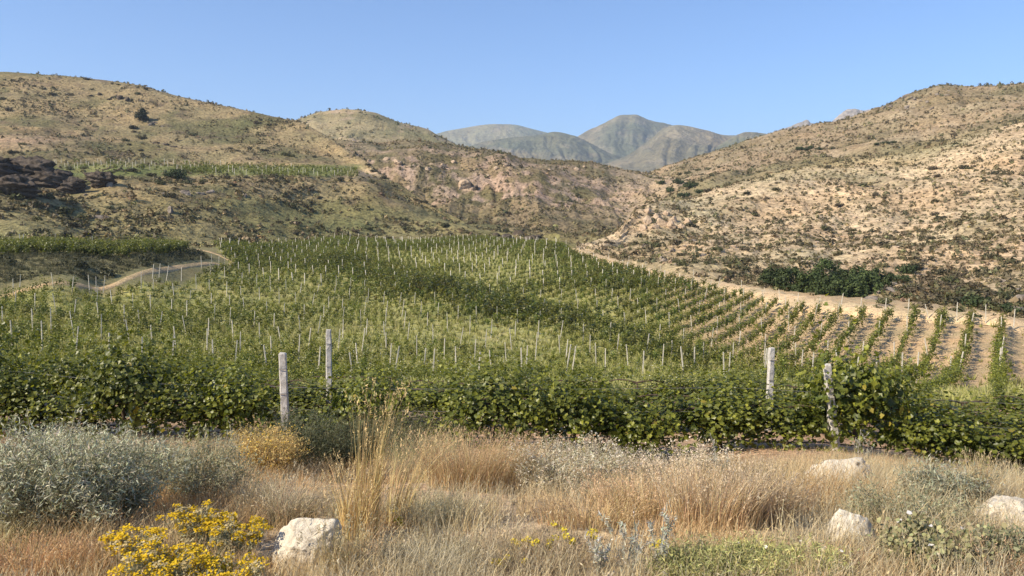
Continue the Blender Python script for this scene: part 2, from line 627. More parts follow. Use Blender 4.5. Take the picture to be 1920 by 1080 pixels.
def ground_col(x, y):
    n1 = fbm(x / 5, y / 5, 4, 21); n2 = fbm(x / 1.6, y / 1.6, 4, 22)
    weeds = np.array([0.38, 0.36, 0.125]); dark = np.array([0.20, 0.20, 0.066]); sand = np.array([0.47, 0.34, 0.195]); dry = np.array([0.44, 0.33, 0.20]); soil = np.array([0.40, 0.27, 0.17])
    c = weeds + (dark - weeds) * sstep(-0.2, 0.4, n1)[..., None] * 0.6
    c = c + (np.array([0.46, 0.39, 0.19]) - c) * sstep(0.0, 0.5, n2)[..., None] * 0.55
    inside = in_poly(x, y, FIELD)
    c = np.where(inside[..., None], c, np.array([0.21, 0.185, 0.09]) * (1 + 0.25 * n2[..., None]))
    rt = (sstep(4, 14, x) * sstep(60, 70, y) * ~inside)[..., None]
    c = c + (np.array([0.42, 0.31, 0.175]) * (1 + 0.15 * n2[..., None]) - c) * rt
    s = sand_mask(x, y)[..., None]
    c = c + (sand * (1 + 0.12 * n2[..., None]) - c) * s
    nr = (1 - sstep(8.5, 12, y))[..., None]
    soil = np.array([0.48, 0.34, 0.22]); dry = np.array([0.56, 0.43, 0.26])
    fg = soil + (dry - soil) * sstep(-0.3, 0.3, n1)[..., None]
    c = c + (fg * (1 + 0.2 * n2[..., None]) - c) * nr
    mid = (sstep(8.5, 11, y) * (1 - sstep(21, 27, y)))[..., None]
    c = c + (np.array([0.44, 0.29, 0.185]) * (1 + 0.15 * n2[..., None]) - c) * mid
    return c


nu, nv = len(us), len(ys)
GV = np.stack([XX, YY, ZZ], -1).reshape(-1, 3)
idx = np.arange(nu * nv).reshape(nv, nu)
GF = np.stack([idx[:-1, :-1], idx[:-1, 1:], idx[1:, 1:], idx[1:, :-1]], -1).reshape(-1, 4)
gcol = ground_col(XX, YY).reshape(-1, 3)
g = link('ground', make_mesh('ground', GV, GF, M_GROUND, gcol, True))
tag(g, kind='structure')
BVH = {}
BVH['ground'] = BVHTree.FromPolygons([tuple(v) for v in GV.tolist()], GF.tolist())

# the plain underneath everything, out to the horizon
base_v = np.array([[-7000, -1500, -16], [7000, -1500, -16], [7000, 7000, -16], [-7000, 7000, -16]], float)
b = link('valley_floor', make_mesh('valley_floor', base_v, np.array([[0, 1, 2, 3]]), M_HILL, np.array([0.30, 0.24, 0.13])))
tag(b, kind='structure')

# ------------------------------------------------------------------ hills and mountains: lofted surfaces
LOFTS = {}


def loft(name, lines, nu, nv, mat, colfn, amp, nscale, gully=0.0, gfreq=10.0, drop=-16.0, seed=1, backk=1.0, vbias=None, obj_name='hill', terr=0.0):
    px0 = max(l[0][0] for l in lines); px1 = min(l[-1][0] for l in lines)
    pxs = np.linspace(px0, px1, nu)
    rows = []
    for l in lines:
        a = np.array(l, float)
        py = pchip(a[:, 0], a[:, 1], pxs); d = np.exp(pchip(a[:, 0], np.log(a[:, 2]), pxs))
        rows.append(unproj(pxs, py, d))
    # foot buried in front, back slope behind the ridge
    foot = rows[0].copy(); foot[:, :2] *= 0.94; foot[:, 2] = np.minimum(drop, foot[:, 2] - 2)
    r = rows[-1]
    b1 = r.copy(); b1[:, :2] *= 1.10; b1[:, 2] = r[:, 2] - 0.03 * r[:, 1] * backk
    b2 = r.copy(); b2[:, :2] *= 1.45; b2[:, 2] = np.minimum(r[:, 2] * 0.35 - 5, r[:, 2] - 5)
    rows = [foot] + rows + [b1, b2]
    K = np.array(rows)                                   # k, nu, 3
    k = len(rows)
    vk = np.arange(k, dtype=float)
    v = np.concatenate([np.linspace(0, 1, 6)[:-1], np.linspace(1, k - 3, nv), np.linspace(k - 3, k - 1, 14)[1:]])
    G = pchip(vk, K, v)                                  # v, nu, 3
    vv = np.clip((v - 1) / (k - 4), 0, 1)[:, None] * np.ones((1, nu))
    uu = np.linspace(0, 1, nu)[None] * np.ones((len(v), 1))
    env = np.clip(np.sin(math.pi * np.clip(vv, 0, 1)) ** 0.6, 0, 1) * 0.85 + 0.15
    hgt = np.maximum(r[:, 2].max() - rows[1][:, 2].min(), 1)
    X, Y = G[..., 0], G[..., 1]
    n = fbm(X / nscale, Y / nscale, 6, seed, 0.52)
    dz = amp * n * env
    if gully:
        w = 0.35 * fbm(uu * 5, vv * 4, 3, seed + 5)
        gl = sabs(vnoise(uu * gfreq + w * 2.0, vv * 1.3 + w, seed + 9))
        g2 = sabs(vnoise(uu * gfreq * 2.7 + w * 4.0, vv * 2.2 - w, seed + 13))
        e2 = np.sin(math.pi * np.clip(vv, 0, 1)) ** 1.1
        g3 = sabs(vnoise(uu * gfreq * 6.5 + w * 9.0, vv * 4.0 - w, seed + 17))
        dz = dz + hgt * gully * (gl + 0.45 * g2 + 0.22 * g3 - 0.6) * e2
    if terr:
        ph = (G[..., 2] + 2.0 * fbm(X / (nscale * 2), Y / (nscale * 2), 3, seed + 3)) / terr
        dz = dz + terr * 0.16 * np.sin(2 * math.pi * ph) * env * (0.5 + 0.5 * fbm(X / nscale, Y / nscale, 2, seed + 4))
    G[..., 2] += dz
    V = G.reshape(-1, 3)
    nvv = len(v)
    idx = np.arange(nu * nvv).reshape(nvv, nu)
    Fc = np.stack([idx[:-1, :-1], idx[:-1, 1:], idx[1:, 1:], idx[1:, :-1]], -1).reshape(-1, 4)
    PX, PY = proj(G)
    C = colfn(G[..., 0], G[..., 1], G[..., 2], PX, PY, uu, vv, n).reshape(-1, 3)
    o = link(obj_name, make_mesh(name, V, Fc, mat, np.clip(C, 0.005, 0.9), True))
    tag(o, kind='structure')
    LOFTS[name] = dict(G=G, vv=vv, obj=o, PX=PX, PY=PY)
    BVH[name] = BVHTree.FromPolygons([tuple(q) for q in V.tolist()], Fc.tolist())
    return o


def mix3(a, b, t):
    a = np.asarray(a, float); b = np.asarray(b, float)
    return a + (b - a) * np.clip(t, 0, 1)[..., None]


STRAW = np.array([0.30, 0.228, 0.120]); OLIVE = np.array([0.165, 0.145, 0.068]); BROWN = np.array([0.17, 0.125, 0.078]); PINK = np.array([0.36, 0.262, 0.19]); SANDY = np.array([0.54, 0.41, 0.255])


def col_left(X, Y, Z, PX, PY, uu, vv, n):
    a = fbm(X / 22, Y / 22, 5, 31); b = fbm(X / 6, Y / 6, 4, 32)
    c = mix3(np.broadcast_to(STRAW, X.shape + (3,)), OLIVE, sstep(-0.25, 0.30, a))
    c = mix3(c, BROWN, sstep(0.15, 0.5, b) * 0.7)
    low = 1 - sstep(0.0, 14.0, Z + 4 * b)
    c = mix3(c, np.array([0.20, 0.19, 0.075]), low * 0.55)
    ter = sstep(307, 312, PY + 4 * b) * (1 - sstep(326, 334, PY + 4 * b)) * sstep(40, 120, PX) * (1 - sstep(660, 690, PX))
    c = mix3(c, np.array([0.17, 0.19, 0.06]), ter * 0.8)
    pk = np.exp(-((PX - 50) / 90) ** 2 - ((PY - 262) / 10) ** 2)
    c = mix3(c, np.array([0.46, 0.30, 0.19]), pk * 0.9)
    tip = np.exp(-((PX - 690) / 30) ** 2 - ((PY - 325) / 7) ** 2)
    c = mix3(c, np.array([0.50, 0.37, 0.23]), tip)
    return c


def col_midhill(X, Y, Z, PX, PY, uu, vv, n):
    a = fbm(X / 40, Y / 40, 5, 41); b = fbm(X / 12, Y / 12, 4, 42)
    c = mix3(np.broadcast_to(np.array([0.33, 0.265, 0.15]), X.shape + (3,)), np.array([0.21, 0.185, 0.10]), sstep(-0.2, 0.35, a))
    return mix3(c, np.array([0.42, 0.31, 0.22]), sstep(0.2, 0.5, b) * 0.6)


def col_midslope(X, Y, Z, PX, PY, uu, vv, n):
    a = fbm(X / 16, Y / 16, 5, 51); b = fbm(X / 5, Y / 5, 4, 52)
    c = mix3(np.broadcast_to(np.array([0.235, 0.18, 0.105]), X.shape + (3,)), np.array([0.14, 0.12, 0.06]), sstep(-0.2, 0.3, a))
    cl = sstep(0.42, 0.56, vv + 0.15 * a) * (1 - sstep(0.80, 0.95, vv + 0.1 * b))
    c = mix3(c, PINK, cl * sstep(-0.15, 0.3, b) * 0.9)
    rt = sstep(1080, 1230, PX) * sstep(0.25, 0.5, vv)
    c = mix3(c, np.array([0.48, 0.36, 0.23]), rt * 0.65)
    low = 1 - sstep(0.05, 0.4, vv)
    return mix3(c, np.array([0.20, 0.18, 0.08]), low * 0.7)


def col_rlow(X, Y, Z, PX, PY, uu, vv, n):
    a = fbm(X / 14, Y / 14, 5, 61); b = fbm(X / 3.5, Y / 3.5, 4, 62)
    c = mix3(np.broadcast_to(SANDY, X.shape + (3,)), np.array([0.45, 0.33, 0.20]), sstep(-0.1, 0.4, a))
    c = mix3(c, np.array([0.31, 0.24, 0.135]), sstep(0.1, 0.45, b) * 0.55)
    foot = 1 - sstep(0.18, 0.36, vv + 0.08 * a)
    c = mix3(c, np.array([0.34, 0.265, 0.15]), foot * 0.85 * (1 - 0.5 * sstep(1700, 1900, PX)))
    top = sstep(0.80, 1.0, vv + 0.05 * a) * sstep(1330, 1450, PX) * (1 - sstep(1750, 1900, PX))
    c = mix3(c, np.array([0.34, 0.285, 0.14]), top * 0.8)
    return c


def col_rup(X, Y, Z, PX, PY, uu, vv, n):
    a = fbm(X / 30, Y / 30, 5, 71); b = fbm(X / 8, Y / 8, 4, 72)
    c = mix3(np.broadcast_to(np.array([0.31, 0.232, 0.142]), X.shape + (3,)), np.array([0.215, 0.168, 0.096]), sstep(-0.2, 0.3, a))
    c = mix3(c, np.array([0.39, 0.305, 0.20]), sstep(0.15, 0.5, b) * 0.6)
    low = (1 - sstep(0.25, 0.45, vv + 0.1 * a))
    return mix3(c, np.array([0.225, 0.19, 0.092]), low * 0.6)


def col_mount(base, alt):
    def f(X, Y, Z, PX, PY, uu, vv, n):
        a = fbm(X / 260, Y / 260, 5, 81); b = fbm(X / 60, Z / 30, 4, 82)
        c = mix3(np.broadcast_to(np.array(base), X.shape + (3,)), np.array(alt), sstep(-0.3, 0.4, a))
        return mix3(c, np.array([0.27, 0.225, 0.16]), sstep(0.15, 0.5, b) * 0.45)
    return f


MG, MA = (0.12, 0.125, 0.075), (0.19, 0.17, 0.105)


def mlines(ridge, d, base_y, d0):
    px = [p[0] for p in ridge]
    out = [[(x, base_y + 8, d0) for x in px]]
    out.append([(x, base_y + (y - base_y) * 0.38, d0 + (d - d0) * 0.42) for x, y in ridge])
    out.append([(x, base_y + (y - base_y) * 0.75, d0 + (d - d0) * 0.76) for x, y in ridge])
    out.append([(x, y, d) for x, y in ridge])
    return out


loft('far_range', mlines([(740, 285), (780, 266), (820, 251), (870, 240), (930, 233), (960, 234), (1000, 243), (1050, 256), (1110, 278)], 4600, 325, 3900),
     200, 50, M_MOUNT, col_mount((0.15, 0.165, 0.10), (0.22, 0.205, 0.12)), 12, 260, 0.09, 10, seed=101, obj_name='mountain')
loft('peak', mlines([(960, 305), (1040, 278), (1080, 258), (1110, 243), (1140, 228), (1165, 217), (1190, 215), (1215, 224), (1240, 231), (1300, 244), (1350, 252), (1400, 256), (1470, 268), (1540, 285)], 3900, 332, 3000),
     240, 70, M_MOUNT, col_mount(MG, MA), 16, 240, 0.10, 12, seed=111, obj_name='mountain')
loft('west_spur', mlines([(820, 305), (890, 272), (925, 263), (960, 258), (1010, 253), (1040, 247), (1075, 254), (1110, 270), (1150, 292), (1210, 318)], 3200, 335, 2500),
     210, 65, M_MOUNT, col_mount(MG, MA), 12, 200, 0.13, 10, seed=121, obj_name='mountain')
loft('east_spur', mlines([(1080, 330), (1120, 312), (1180, 289), (1220, 262), (1245, 242), (1270, 236), (1310, 243), (1360, 255), (1420, 270), (1520, 295)], 2900, 340, 2150),
     210, 65, M_MOUNT, col_mount((0.16, 0.145, 0.09), (0.23, 0.195, 0.125)), 12, 200, 0.09, 9, seed=131, obj_name='mountain')
loft('small_dome', mlines([(1330, 285), (1360, 265), (1385, 252), (1400, 248), (1425, 250), (1455, 260), (1520, 285)], 2700, 325, 2300),
     150, 50, M_MOUNT, col_mount(MG, MA), 8, 120, 0.15, 5, seed=141, obj_name='mountain')
loft('rocky_peaks', mlines([(1400, 268), (1440, 253), (1480, 239), (1503, 232), (1513, 226), (1522, 233), (1552, 234), (1574, 219), (1590, 208), (1606, 206), (1625, 208), (1640, 205), (1700, 204), (1790, 215)], 2400, 300, 2000),
     230, 50, M_MOUNT, col_mount((0.24, 0.22, 0.19), (0.33, 0.30, 0.26)), 16, 70, 0.16, 16, seed=151, obj_name='mountain')

loft('middle_hill', [[(470, 300, 450), (650, 302, 450), (910, 325, 450)],
                     [(470, 262, 590), (650, 258, 600), (800, 276, 590), (910, 305, 560)],
                     [(470, 246, 720), (560, 224, 720), (600, 211, 720), (650, 207, 720), (700, 213, 720), (740, 228, 710), (800, 245, 700), (830, 260, 690), (870, 278, 660), (910, 297, 640)]],
     180, 60, M_HILL, col_midhill, 3.5, 50, 0.05, 7, seed=161, terr=9.0)

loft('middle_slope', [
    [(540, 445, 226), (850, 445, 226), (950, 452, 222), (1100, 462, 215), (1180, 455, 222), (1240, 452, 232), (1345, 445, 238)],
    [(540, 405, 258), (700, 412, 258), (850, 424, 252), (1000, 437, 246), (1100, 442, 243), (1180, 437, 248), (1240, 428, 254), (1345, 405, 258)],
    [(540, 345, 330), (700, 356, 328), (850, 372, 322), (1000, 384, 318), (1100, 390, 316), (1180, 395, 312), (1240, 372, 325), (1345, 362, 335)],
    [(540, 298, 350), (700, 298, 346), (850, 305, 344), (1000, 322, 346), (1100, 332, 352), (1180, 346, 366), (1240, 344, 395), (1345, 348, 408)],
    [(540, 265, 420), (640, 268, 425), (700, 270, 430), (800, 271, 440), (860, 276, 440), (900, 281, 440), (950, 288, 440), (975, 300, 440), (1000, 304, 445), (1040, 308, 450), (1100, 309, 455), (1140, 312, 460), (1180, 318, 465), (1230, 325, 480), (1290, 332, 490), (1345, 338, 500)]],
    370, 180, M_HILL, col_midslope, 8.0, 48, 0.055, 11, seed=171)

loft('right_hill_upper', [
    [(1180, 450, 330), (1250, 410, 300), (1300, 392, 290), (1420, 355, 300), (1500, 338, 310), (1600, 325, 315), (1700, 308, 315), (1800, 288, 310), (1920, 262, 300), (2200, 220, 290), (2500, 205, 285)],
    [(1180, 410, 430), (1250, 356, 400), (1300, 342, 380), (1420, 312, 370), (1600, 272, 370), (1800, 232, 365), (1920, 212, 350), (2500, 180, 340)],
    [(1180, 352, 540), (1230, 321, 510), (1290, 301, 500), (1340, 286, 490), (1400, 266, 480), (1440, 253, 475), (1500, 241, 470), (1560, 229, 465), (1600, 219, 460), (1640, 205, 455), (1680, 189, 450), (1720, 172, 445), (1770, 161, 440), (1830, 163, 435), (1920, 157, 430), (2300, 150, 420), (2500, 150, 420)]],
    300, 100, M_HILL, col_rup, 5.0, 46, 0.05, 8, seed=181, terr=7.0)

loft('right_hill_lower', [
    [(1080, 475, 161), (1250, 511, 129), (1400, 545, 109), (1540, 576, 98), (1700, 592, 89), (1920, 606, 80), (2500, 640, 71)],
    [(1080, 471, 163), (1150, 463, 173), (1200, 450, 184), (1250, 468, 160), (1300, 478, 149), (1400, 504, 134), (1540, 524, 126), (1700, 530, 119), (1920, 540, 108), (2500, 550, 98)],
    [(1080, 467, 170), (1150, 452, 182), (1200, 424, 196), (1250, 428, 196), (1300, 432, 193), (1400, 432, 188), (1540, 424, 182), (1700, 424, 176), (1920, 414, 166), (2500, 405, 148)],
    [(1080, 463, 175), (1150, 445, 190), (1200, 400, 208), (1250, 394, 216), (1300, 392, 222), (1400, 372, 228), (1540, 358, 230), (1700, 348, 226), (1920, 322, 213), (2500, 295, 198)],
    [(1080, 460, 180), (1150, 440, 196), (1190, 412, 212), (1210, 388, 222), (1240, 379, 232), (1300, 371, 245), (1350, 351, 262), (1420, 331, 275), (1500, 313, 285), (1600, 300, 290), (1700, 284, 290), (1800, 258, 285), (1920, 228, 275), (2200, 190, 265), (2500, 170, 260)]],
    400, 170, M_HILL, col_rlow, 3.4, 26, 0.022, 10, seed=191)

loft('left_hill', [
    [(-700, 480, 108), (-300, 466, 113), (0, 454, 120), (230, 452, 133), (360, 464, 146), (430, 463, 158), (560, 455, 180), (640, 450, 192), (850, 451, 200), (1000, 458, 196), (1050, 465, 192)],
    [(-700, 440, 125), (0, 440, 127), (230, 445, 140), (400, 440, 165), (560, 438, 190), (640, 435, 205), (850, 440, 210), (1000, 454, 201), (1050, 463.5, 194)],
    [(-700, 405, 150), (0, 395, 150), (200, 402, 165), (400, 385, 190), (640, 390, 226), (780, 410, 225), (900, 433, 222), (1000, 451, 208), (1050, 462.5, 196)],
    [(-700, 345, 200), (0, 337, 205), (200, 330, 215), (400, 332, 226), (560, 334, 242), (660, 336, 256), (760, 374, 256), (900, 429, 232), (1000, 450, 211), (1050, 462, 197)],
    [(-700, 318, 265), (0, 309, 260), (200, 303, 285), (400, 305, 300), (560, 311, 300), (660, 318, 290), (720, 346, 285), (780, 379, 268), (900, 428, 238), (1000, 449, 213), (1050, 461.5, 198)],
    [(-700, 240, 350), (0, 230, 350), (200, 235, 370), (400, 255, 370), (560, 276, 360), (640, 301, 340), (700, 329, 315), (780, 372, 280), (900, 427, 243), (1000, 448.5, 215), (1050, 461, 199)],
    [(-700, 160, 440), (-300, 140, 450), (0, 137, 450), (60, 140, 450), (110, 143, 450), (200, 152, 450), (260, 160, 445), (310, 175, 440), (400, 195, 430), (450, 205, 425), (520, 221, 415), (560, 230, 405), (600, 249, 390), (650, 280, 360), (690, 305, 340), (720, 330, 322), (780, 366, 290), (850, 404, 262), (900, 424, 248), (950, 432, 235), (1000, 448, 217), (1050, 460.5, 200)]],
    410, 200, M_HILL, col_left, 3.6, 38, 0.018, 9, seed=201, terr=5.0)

HILLS = ['left_hill', 'middle_slope', 'middle_hill', 'right_hill_lower', 'right_hill_upper']


def hit(px, py, names=None):
    best = None
    d = ray_dir(px, py)
    for k in (names or (['ground'] + HILLS)):
        r = BVH[k].ray_cast(Vector((0, 0, 0)), d)
        if r[0] is not None and (best is None or r[3] < best[3]):
            best = (np.array(r[0]), np.array(r[1]), k, r[3])
    return best


def drop_on(x, y, name):
    r = BVH[name].ray_cast(Vector((x, y, 900)), Vector((0, 0, -1)))
    return None if r[0] is None else np.array(r[0])


def sees(P, names=HILLS + ['ground'], tol=0.02):
    """is point P (slightly raised) seen from the camera past the terrain"""
    v = Vector(P); L = v.length
    for k in names:
        r = BVH[k].ray_cast(Vector((0, 0, 0)), v.normalized(), L * (1 - tol))
        if r[0] is not None:
            return False
    return True


def scatter_loft(name, n, rng, power=1.0, vmin=0.02, vmax=1.0, weight=None):
    """random points on a loft, weighted between world area and picture area"""
    L = LOFTS[name]; G = L['G']; vv = L['vv']
    A = G[:-1, :-1]; B = G[:-1, 1:]; Cc = G[1:, 1:]; D = G[1:, :-1]
    area = np.linalg.norm(np.cross(Cc - A, D - B), axis=-1) * 0.5
    cen = (A + B + Cc + D) / 4
    w = area / cen[..., 1] ** power
    vc = vv[:-1, :-1]
    w = w * ((vc > vmin) & (vc < vmax) & (vv[1:, :-1] > vc))
    px, py = proj(cen)
    w = w * ((px > -140) & (px < 2060))
    if weight is not None:
        w = w * weight(cen[..., 0], cen[..., 1], cen[..., 2], px, py, vc)
    w = w.ravel(); c = np.cumsum(w)
    i = np.searchsorted(c, rng.random(n) * c[-1])
    i = np.clip(i, 0, len(w) - 1)
    a, b = rng.random((n, 1)), rng.random((n, 1))
    A, B, Cc, D = (q.reshape(-1, 3)[i] for q in (A, B, Cc, D))
    return (A * (1 - a) + B * a) * (1 - b) + (D * (1 - a) + Cc * a) * b


# ------------------------------------------------------------------ dirt track and field edges
def strip(name, pts, width, mat, colr, lift=0.05, nseg=160, nw=9, seed=1, label=None):
    a = np.array([unproj(*p)[:2] for p in pts])
    s = np.concatenate([[0], np.cumsum(np.linalg.norm(np.diff(a, axis=0), axis=1))])
    t = np.linspace(0, s[-1], nseg)
    c = pchip(s, a, t)
    tg = unit(np.gradient(c, axis=0)); nn = np.stack([tg[:, 1], -tg[:, 0]], -1)
    w = width * (1 + 0.25 * fbm(t / 5, t * 0 + seed, 3, seed)) * np.minimum(1, np.minimum(t, s[-1] - t) / 4 + 0.15)
    k = np.linspace(-0.5, 0.5, nw)
    P = c[:, None] + nn[:, None] * (w[:, None] * k[None])[..., None]
    P = P + 0.10 * np.stack([fbm(P[..., 0], P[..., 1], 3, 3), fbm(P[..., 0], P[..., 1], 3, 4)], -1)
    z = ground_z(P[..., 0], P[..., 1]) + lift * (1 - (2 * k[None]) ** 4) - 0.02
    n = fbm(P[..., 0] / 2, P[..., 1] / 2, 4, seed + 3)
    V = np.concatenate([P, z[..., None]], -1)
    idx = np.arange(nseg * nw).reshape(nseg, nw)
    Fc = np.stack([idx[:-1, :-1], idx[:-1, 1:], idx[1:, 1:], idx[1:, :-1]], -1).reshape(-1, 4)
    o = link(name, make_mesh(name, V.reshape(-1, 3), Fc, mat, (np.array(colr) * (1 + 0.2 * n[..., None])).reshape(-1, 3), True))
    tag(o, kind='structure')
    return o, c


strip('dirt_track', [(1085, 470, 172), (1150, 492, 143), (1250, 517, 124), (1350, 538, 110), (1440, 556, 98), (1540, 583, 80), (1640, 591, 74.5), (1760, 600, 70), (1920, 613, 67), (2200, 638, 62)],
      5.6, M_GROUND, (0.60, 0.44, 0.255), 0.5, seed=4)
strip('dirt_track', [(-200, 553, 74), (0, 547, 76), (170, 537, 82), (300, 522, 95), (400, 505, 113), (430, 500, 118), (400, 487, 133), (350, 477, 140)],
      1.1, M_GROUND, (0.44, 0.32, 0.18), 0.12, seed=7)

# ------------------------------------------------------------------ grapevines
def vine_geo(rng, n_canes, per, leaf, tmpl, Lx=0.62, h0=0.55, hmax=1.5, spread=0.28, col=(0.080, 0.100, 0.017), young=(0.38, 0.37, 0.045), low=True, shoots=0, yk=1.0):
    base = np.stack([rng.uniform(-Lx, Lx, n_canes), rng.normal(0, 0.06, n_canes), h0 + rng.uniform(-0.1, 0.25, n_canes)], -1)
    a = rng.uniform(0, 2 * math.pi, n_canes)
    up = rng.uniform(0.5, 1.8, n_canes)
    d = unit(np.stack([np.cos(a) * 0.5, np.sin(a) * 0.75, up], -1))
    if low:
        k = n_canes // 3
        d[:k, 2] = rng.uniform(-0.7, 0.3, k); d = unit(d)
    ln = rng.uniform(0.5, 1.0, n_canes) * (hmax - h0) * 1.25
    if shoots:
        d[-shoots:] = unit(np.stack([rng.normal(0, 0.25, shoots), rng.normal(0, 0.25, shoots), np.ones(shoots)], -1))
        base[-shoots:, 2] = hmax * 0.55; ln[-shoots:] = rng.uniform(0.4, 1.25, shoots)
    C = canes(base, d, ln, 1.1, per, rng, 0.10)
    P = C.reshape(-1, 3) + rng.normal(0, spread * 0.28, (n_canes * per, 3))
    P[:, 1] *= yk
    P[:, 2] = np.maximum(P[:, 2], 0.10)
    out = P - np.array([0, 0, 0.8]); out[:, 0] *= 0.5
    N = unit(out) * 0.8 + rng.normal(0, 0.55, P.shape) + np.array([0, 0, 0.55])
    tip = np.tile(np.linspace(0, 1, per), n_canes)
    sz = leaf * rng.uniform(0.5, 1.25, len(P)) * (1.05 - 0.45 * tip)
    V, Fc = leaves(P, N, sz, tmpl, rng)
    c = np.asarray(col)[None] * (1 + rng.uniform(-0.3, 0.3, (len(P), 1)))
    yt = (tip ** 2.0 * rng.uniform(0.2, 1.0, len(P)))[:, None]
    c = c + (np.asarray(young) - c) * yt * 0.8
    m = rng.random(len(P)) < 0.006
    c[m] = np.array([0.30, 0.24, 0.04])
    return V, Fc, np.repeat(c, len(tmpl[0]), 0), C


def trunk_geo(rng, h=0.72, r=0.032, arms=True):
    t = np.linspace(0, 1, 6)
    p = np.stack([0.05 * np.sin(t * 5 + rng.uniform(0, 6)), 0.05 * np.sin(t * 4 + rng.uniform(0, 6)), t * h - 0.06], -1)
    parts = [tube(p, r * (1.25 - 0.5 * t), 6)]
    if arms:
        for s in (-1, 1):
            q = np.stack([p[-1, 0] + s * t * 0.6, p[-1, 1] + 0.03 * np.sin(t * 6), p[-1, 2] - 0.02 + 0.06 * np.sin(t * 3)], -1)
            parts.append(tube(q, r * (0.7 - 0.35 * t), 5))
    V, Fc, _ = join([(a, b, np.zeros((1, 3))) for a, b in parts])
    return V, Fc


rng = np.random.default_rng(11)
NEAR_M, MID_M, TRUNK_M = [], [], []
for i in range(7):
    hm = [1.45, 1.25, 1.6, 1.2, 1.75, 1.35, 1.5][i]
    V, Fc, C, _ = vine_geo(rng, 84, 22, 0.083, (PALM_V, PALM_F), hmax=hm, spread=0.34, shoots=9)
    NEAR_M.append(make_mesh('near_vine_leaves', V, Fc, M_VINE, C))
for i in range(7):
    V, Fc, C, _ = vine_geo(rng, 30, 15, 0.115, (HEX_V, HEX_F), Lx=0.42, hmax=1.35, spread=0.30, col=(0.112, 0.132, 0.021), young=(0.45, 0.43, 0.06), shoots=3, yk=0.75)
    MID_M.append(make_mesh('vine_leaves', V, Fc, M_VINE, C))
for i in range(4):
    V, Fc = trunk_geo(rng)
    TRUNK_M.append(make_mesh('vine_trunk', V, Fc, M_BARK, smooth=True))


def vine(mesh, x, y, rz, sc, label, group, zs=1.0):
    r = empty('grapevine', (x, y, float(ground_z(x, y)) - 0.02), rz, sc)
    tag(r, label, 'grapevine', group)
    link('trunk', TRUNK_M[int(rng.integers(len(TRUNK_M)))], r)
    f = link('foliage', mesh, r, scale=(1, 1, zs))
    f['kind'] = 'stuff'
    return r


# front hedge: rows lying across the view
ROWS_FRONT = [(13.15, -0.145, 'front row'), (15.9, -0.15, 'second row'), (18.9, -0.155, 'third row')]
P_FRONT = [(530, 13.8), (1553, 12.55)]
used_vines = 0
FRONT_XY = []
FRONT_POST_X = [(-3.9, 4.9), (-3.92, 4.95), (-4.5, 5.6), (-5.2, 6.5)]
ORD = ['first', 'second', 'third', 'fourth', 'fifth', 'sixth', 'seventh', 'eighth', 'ninth', 'tenth', 'eleventh', 'twelfth', 'thirteenth']
for ri, (y0, sl, rn) in enumerate(ROWS_FRONT):
    half = 0.66 * y0 + 1.6
    step = 1.12 + 0.04 * ri
    xs = np.arange(-half, half, step)
    az = math.atan(sl)
    for k, x in enumerate(xs):
        x = x + rng.uniform(-0.15, 0.15)
        y = y0 + sl * x + rng.uniform(-0.1, 0.1)
        px, py = proj(np.array([x, y, float(ground_z(x, y)) + 1.0]))
        sc = rng.uniform(0.9, 1.1)
        zs = rng.uniform(0.60, 1.22)
        if ri == 0 and rng.random() < 0.10: zs *= 0.72; sc *= 0.85
        if ri == 0:
            if 760 < px < 840: zs = 0.5; sc = 0.8
            if 840 < px < 1010: zs *= 0.86
            if px < 480: zs *= 0.98
            if px > 1600: zs *= 1.04; sc *= 1.08
            if 1400 < px < 1500: zs *= 0.80
            if 575 < px < 660: zs *= 0.9
            if 1090 < px < 1250: zs *= 0.9
        if ri >= 1: zs *= 0.80 if ri == 1 else 0.62
        if ri == 1 and 1390 < px < 1500: zs = 0.6
        lo, hi = (FRONT_POST_X[ri])
        xg = xs[k]; k0 = int(np.searchsorted(xs, lo)); k1 = int(np.searchsorted(xs, hi)); km = (k0 + k1) // 2
        if k < k0: rk, ref = k0 - 1 - k, 'left of the %s left post' % ('upright' if ri == 0 else 'rear')
        elif k < km: rk, ref = k - k0, 'right of the %s left post' % ('upright' if ri == 0 else 'rear')
        elif k < k1: rk, ref = k1 - 1 - k, 'left of the %s right post' % ('leaning' if ri == 0 else 'rear')
        else: rk, ref = k - k1, 'right of the %s right post' % ('leaning' if ri == 0 else 'rear')
        nz = 'leafy dark green grapevine, %s to the %s, %s' % (ORD[rk], ref, rn)
        v = vine(NEAR_M[int(rng.integers(7))], x, y, az + (math.pi if rng.random() < 0.5 else 0), sc, nz, 'grapevines of the front hedge', zs)
        FRONT_XY.append((x, y)); used_vines += 1

# the field: rows running away to the right
fx = [p[0] for p in FIELD]; fy = [p[1] for p in FIELD]
cand = []
for k in range(-110, 75):
    o = k * ROW_S
    t = np.arange(-60, 330, 1.2)
    t = t + rng.uniform(-0.2, 0.2, len(t))
    p = o * PV[None] + t[:, None] * RV[None] + rng.normal(0, 0.09, (len(t), 2))
    m = in_poly(p[:, 0], p[:, 1], FIELD) & (p[:, 1] > 22.5 - 0.16 * p[:, 0])
    for q, tt in zip(p[m], t[m]):
        cand.append((q[0], q[1], k, tt))
cand = np.array(cand)
px, py = proj(np.stack([cand[:, 0], cand[:, 1], ground_z(cand[:, 0], cand[:, 1]) + 0.7], -1))
m = (px > -70) & (px < 1990)
cand, px, py = cand[m], px[m], py[m]
X, Y = cand[:, 0], cand[:, 1]
vig = 1.02 + 0.42 * fbm(X / 11, Y / 11, 3, 91) + 0.26 * fbm(X / 3, Y / 3, 2, 92)
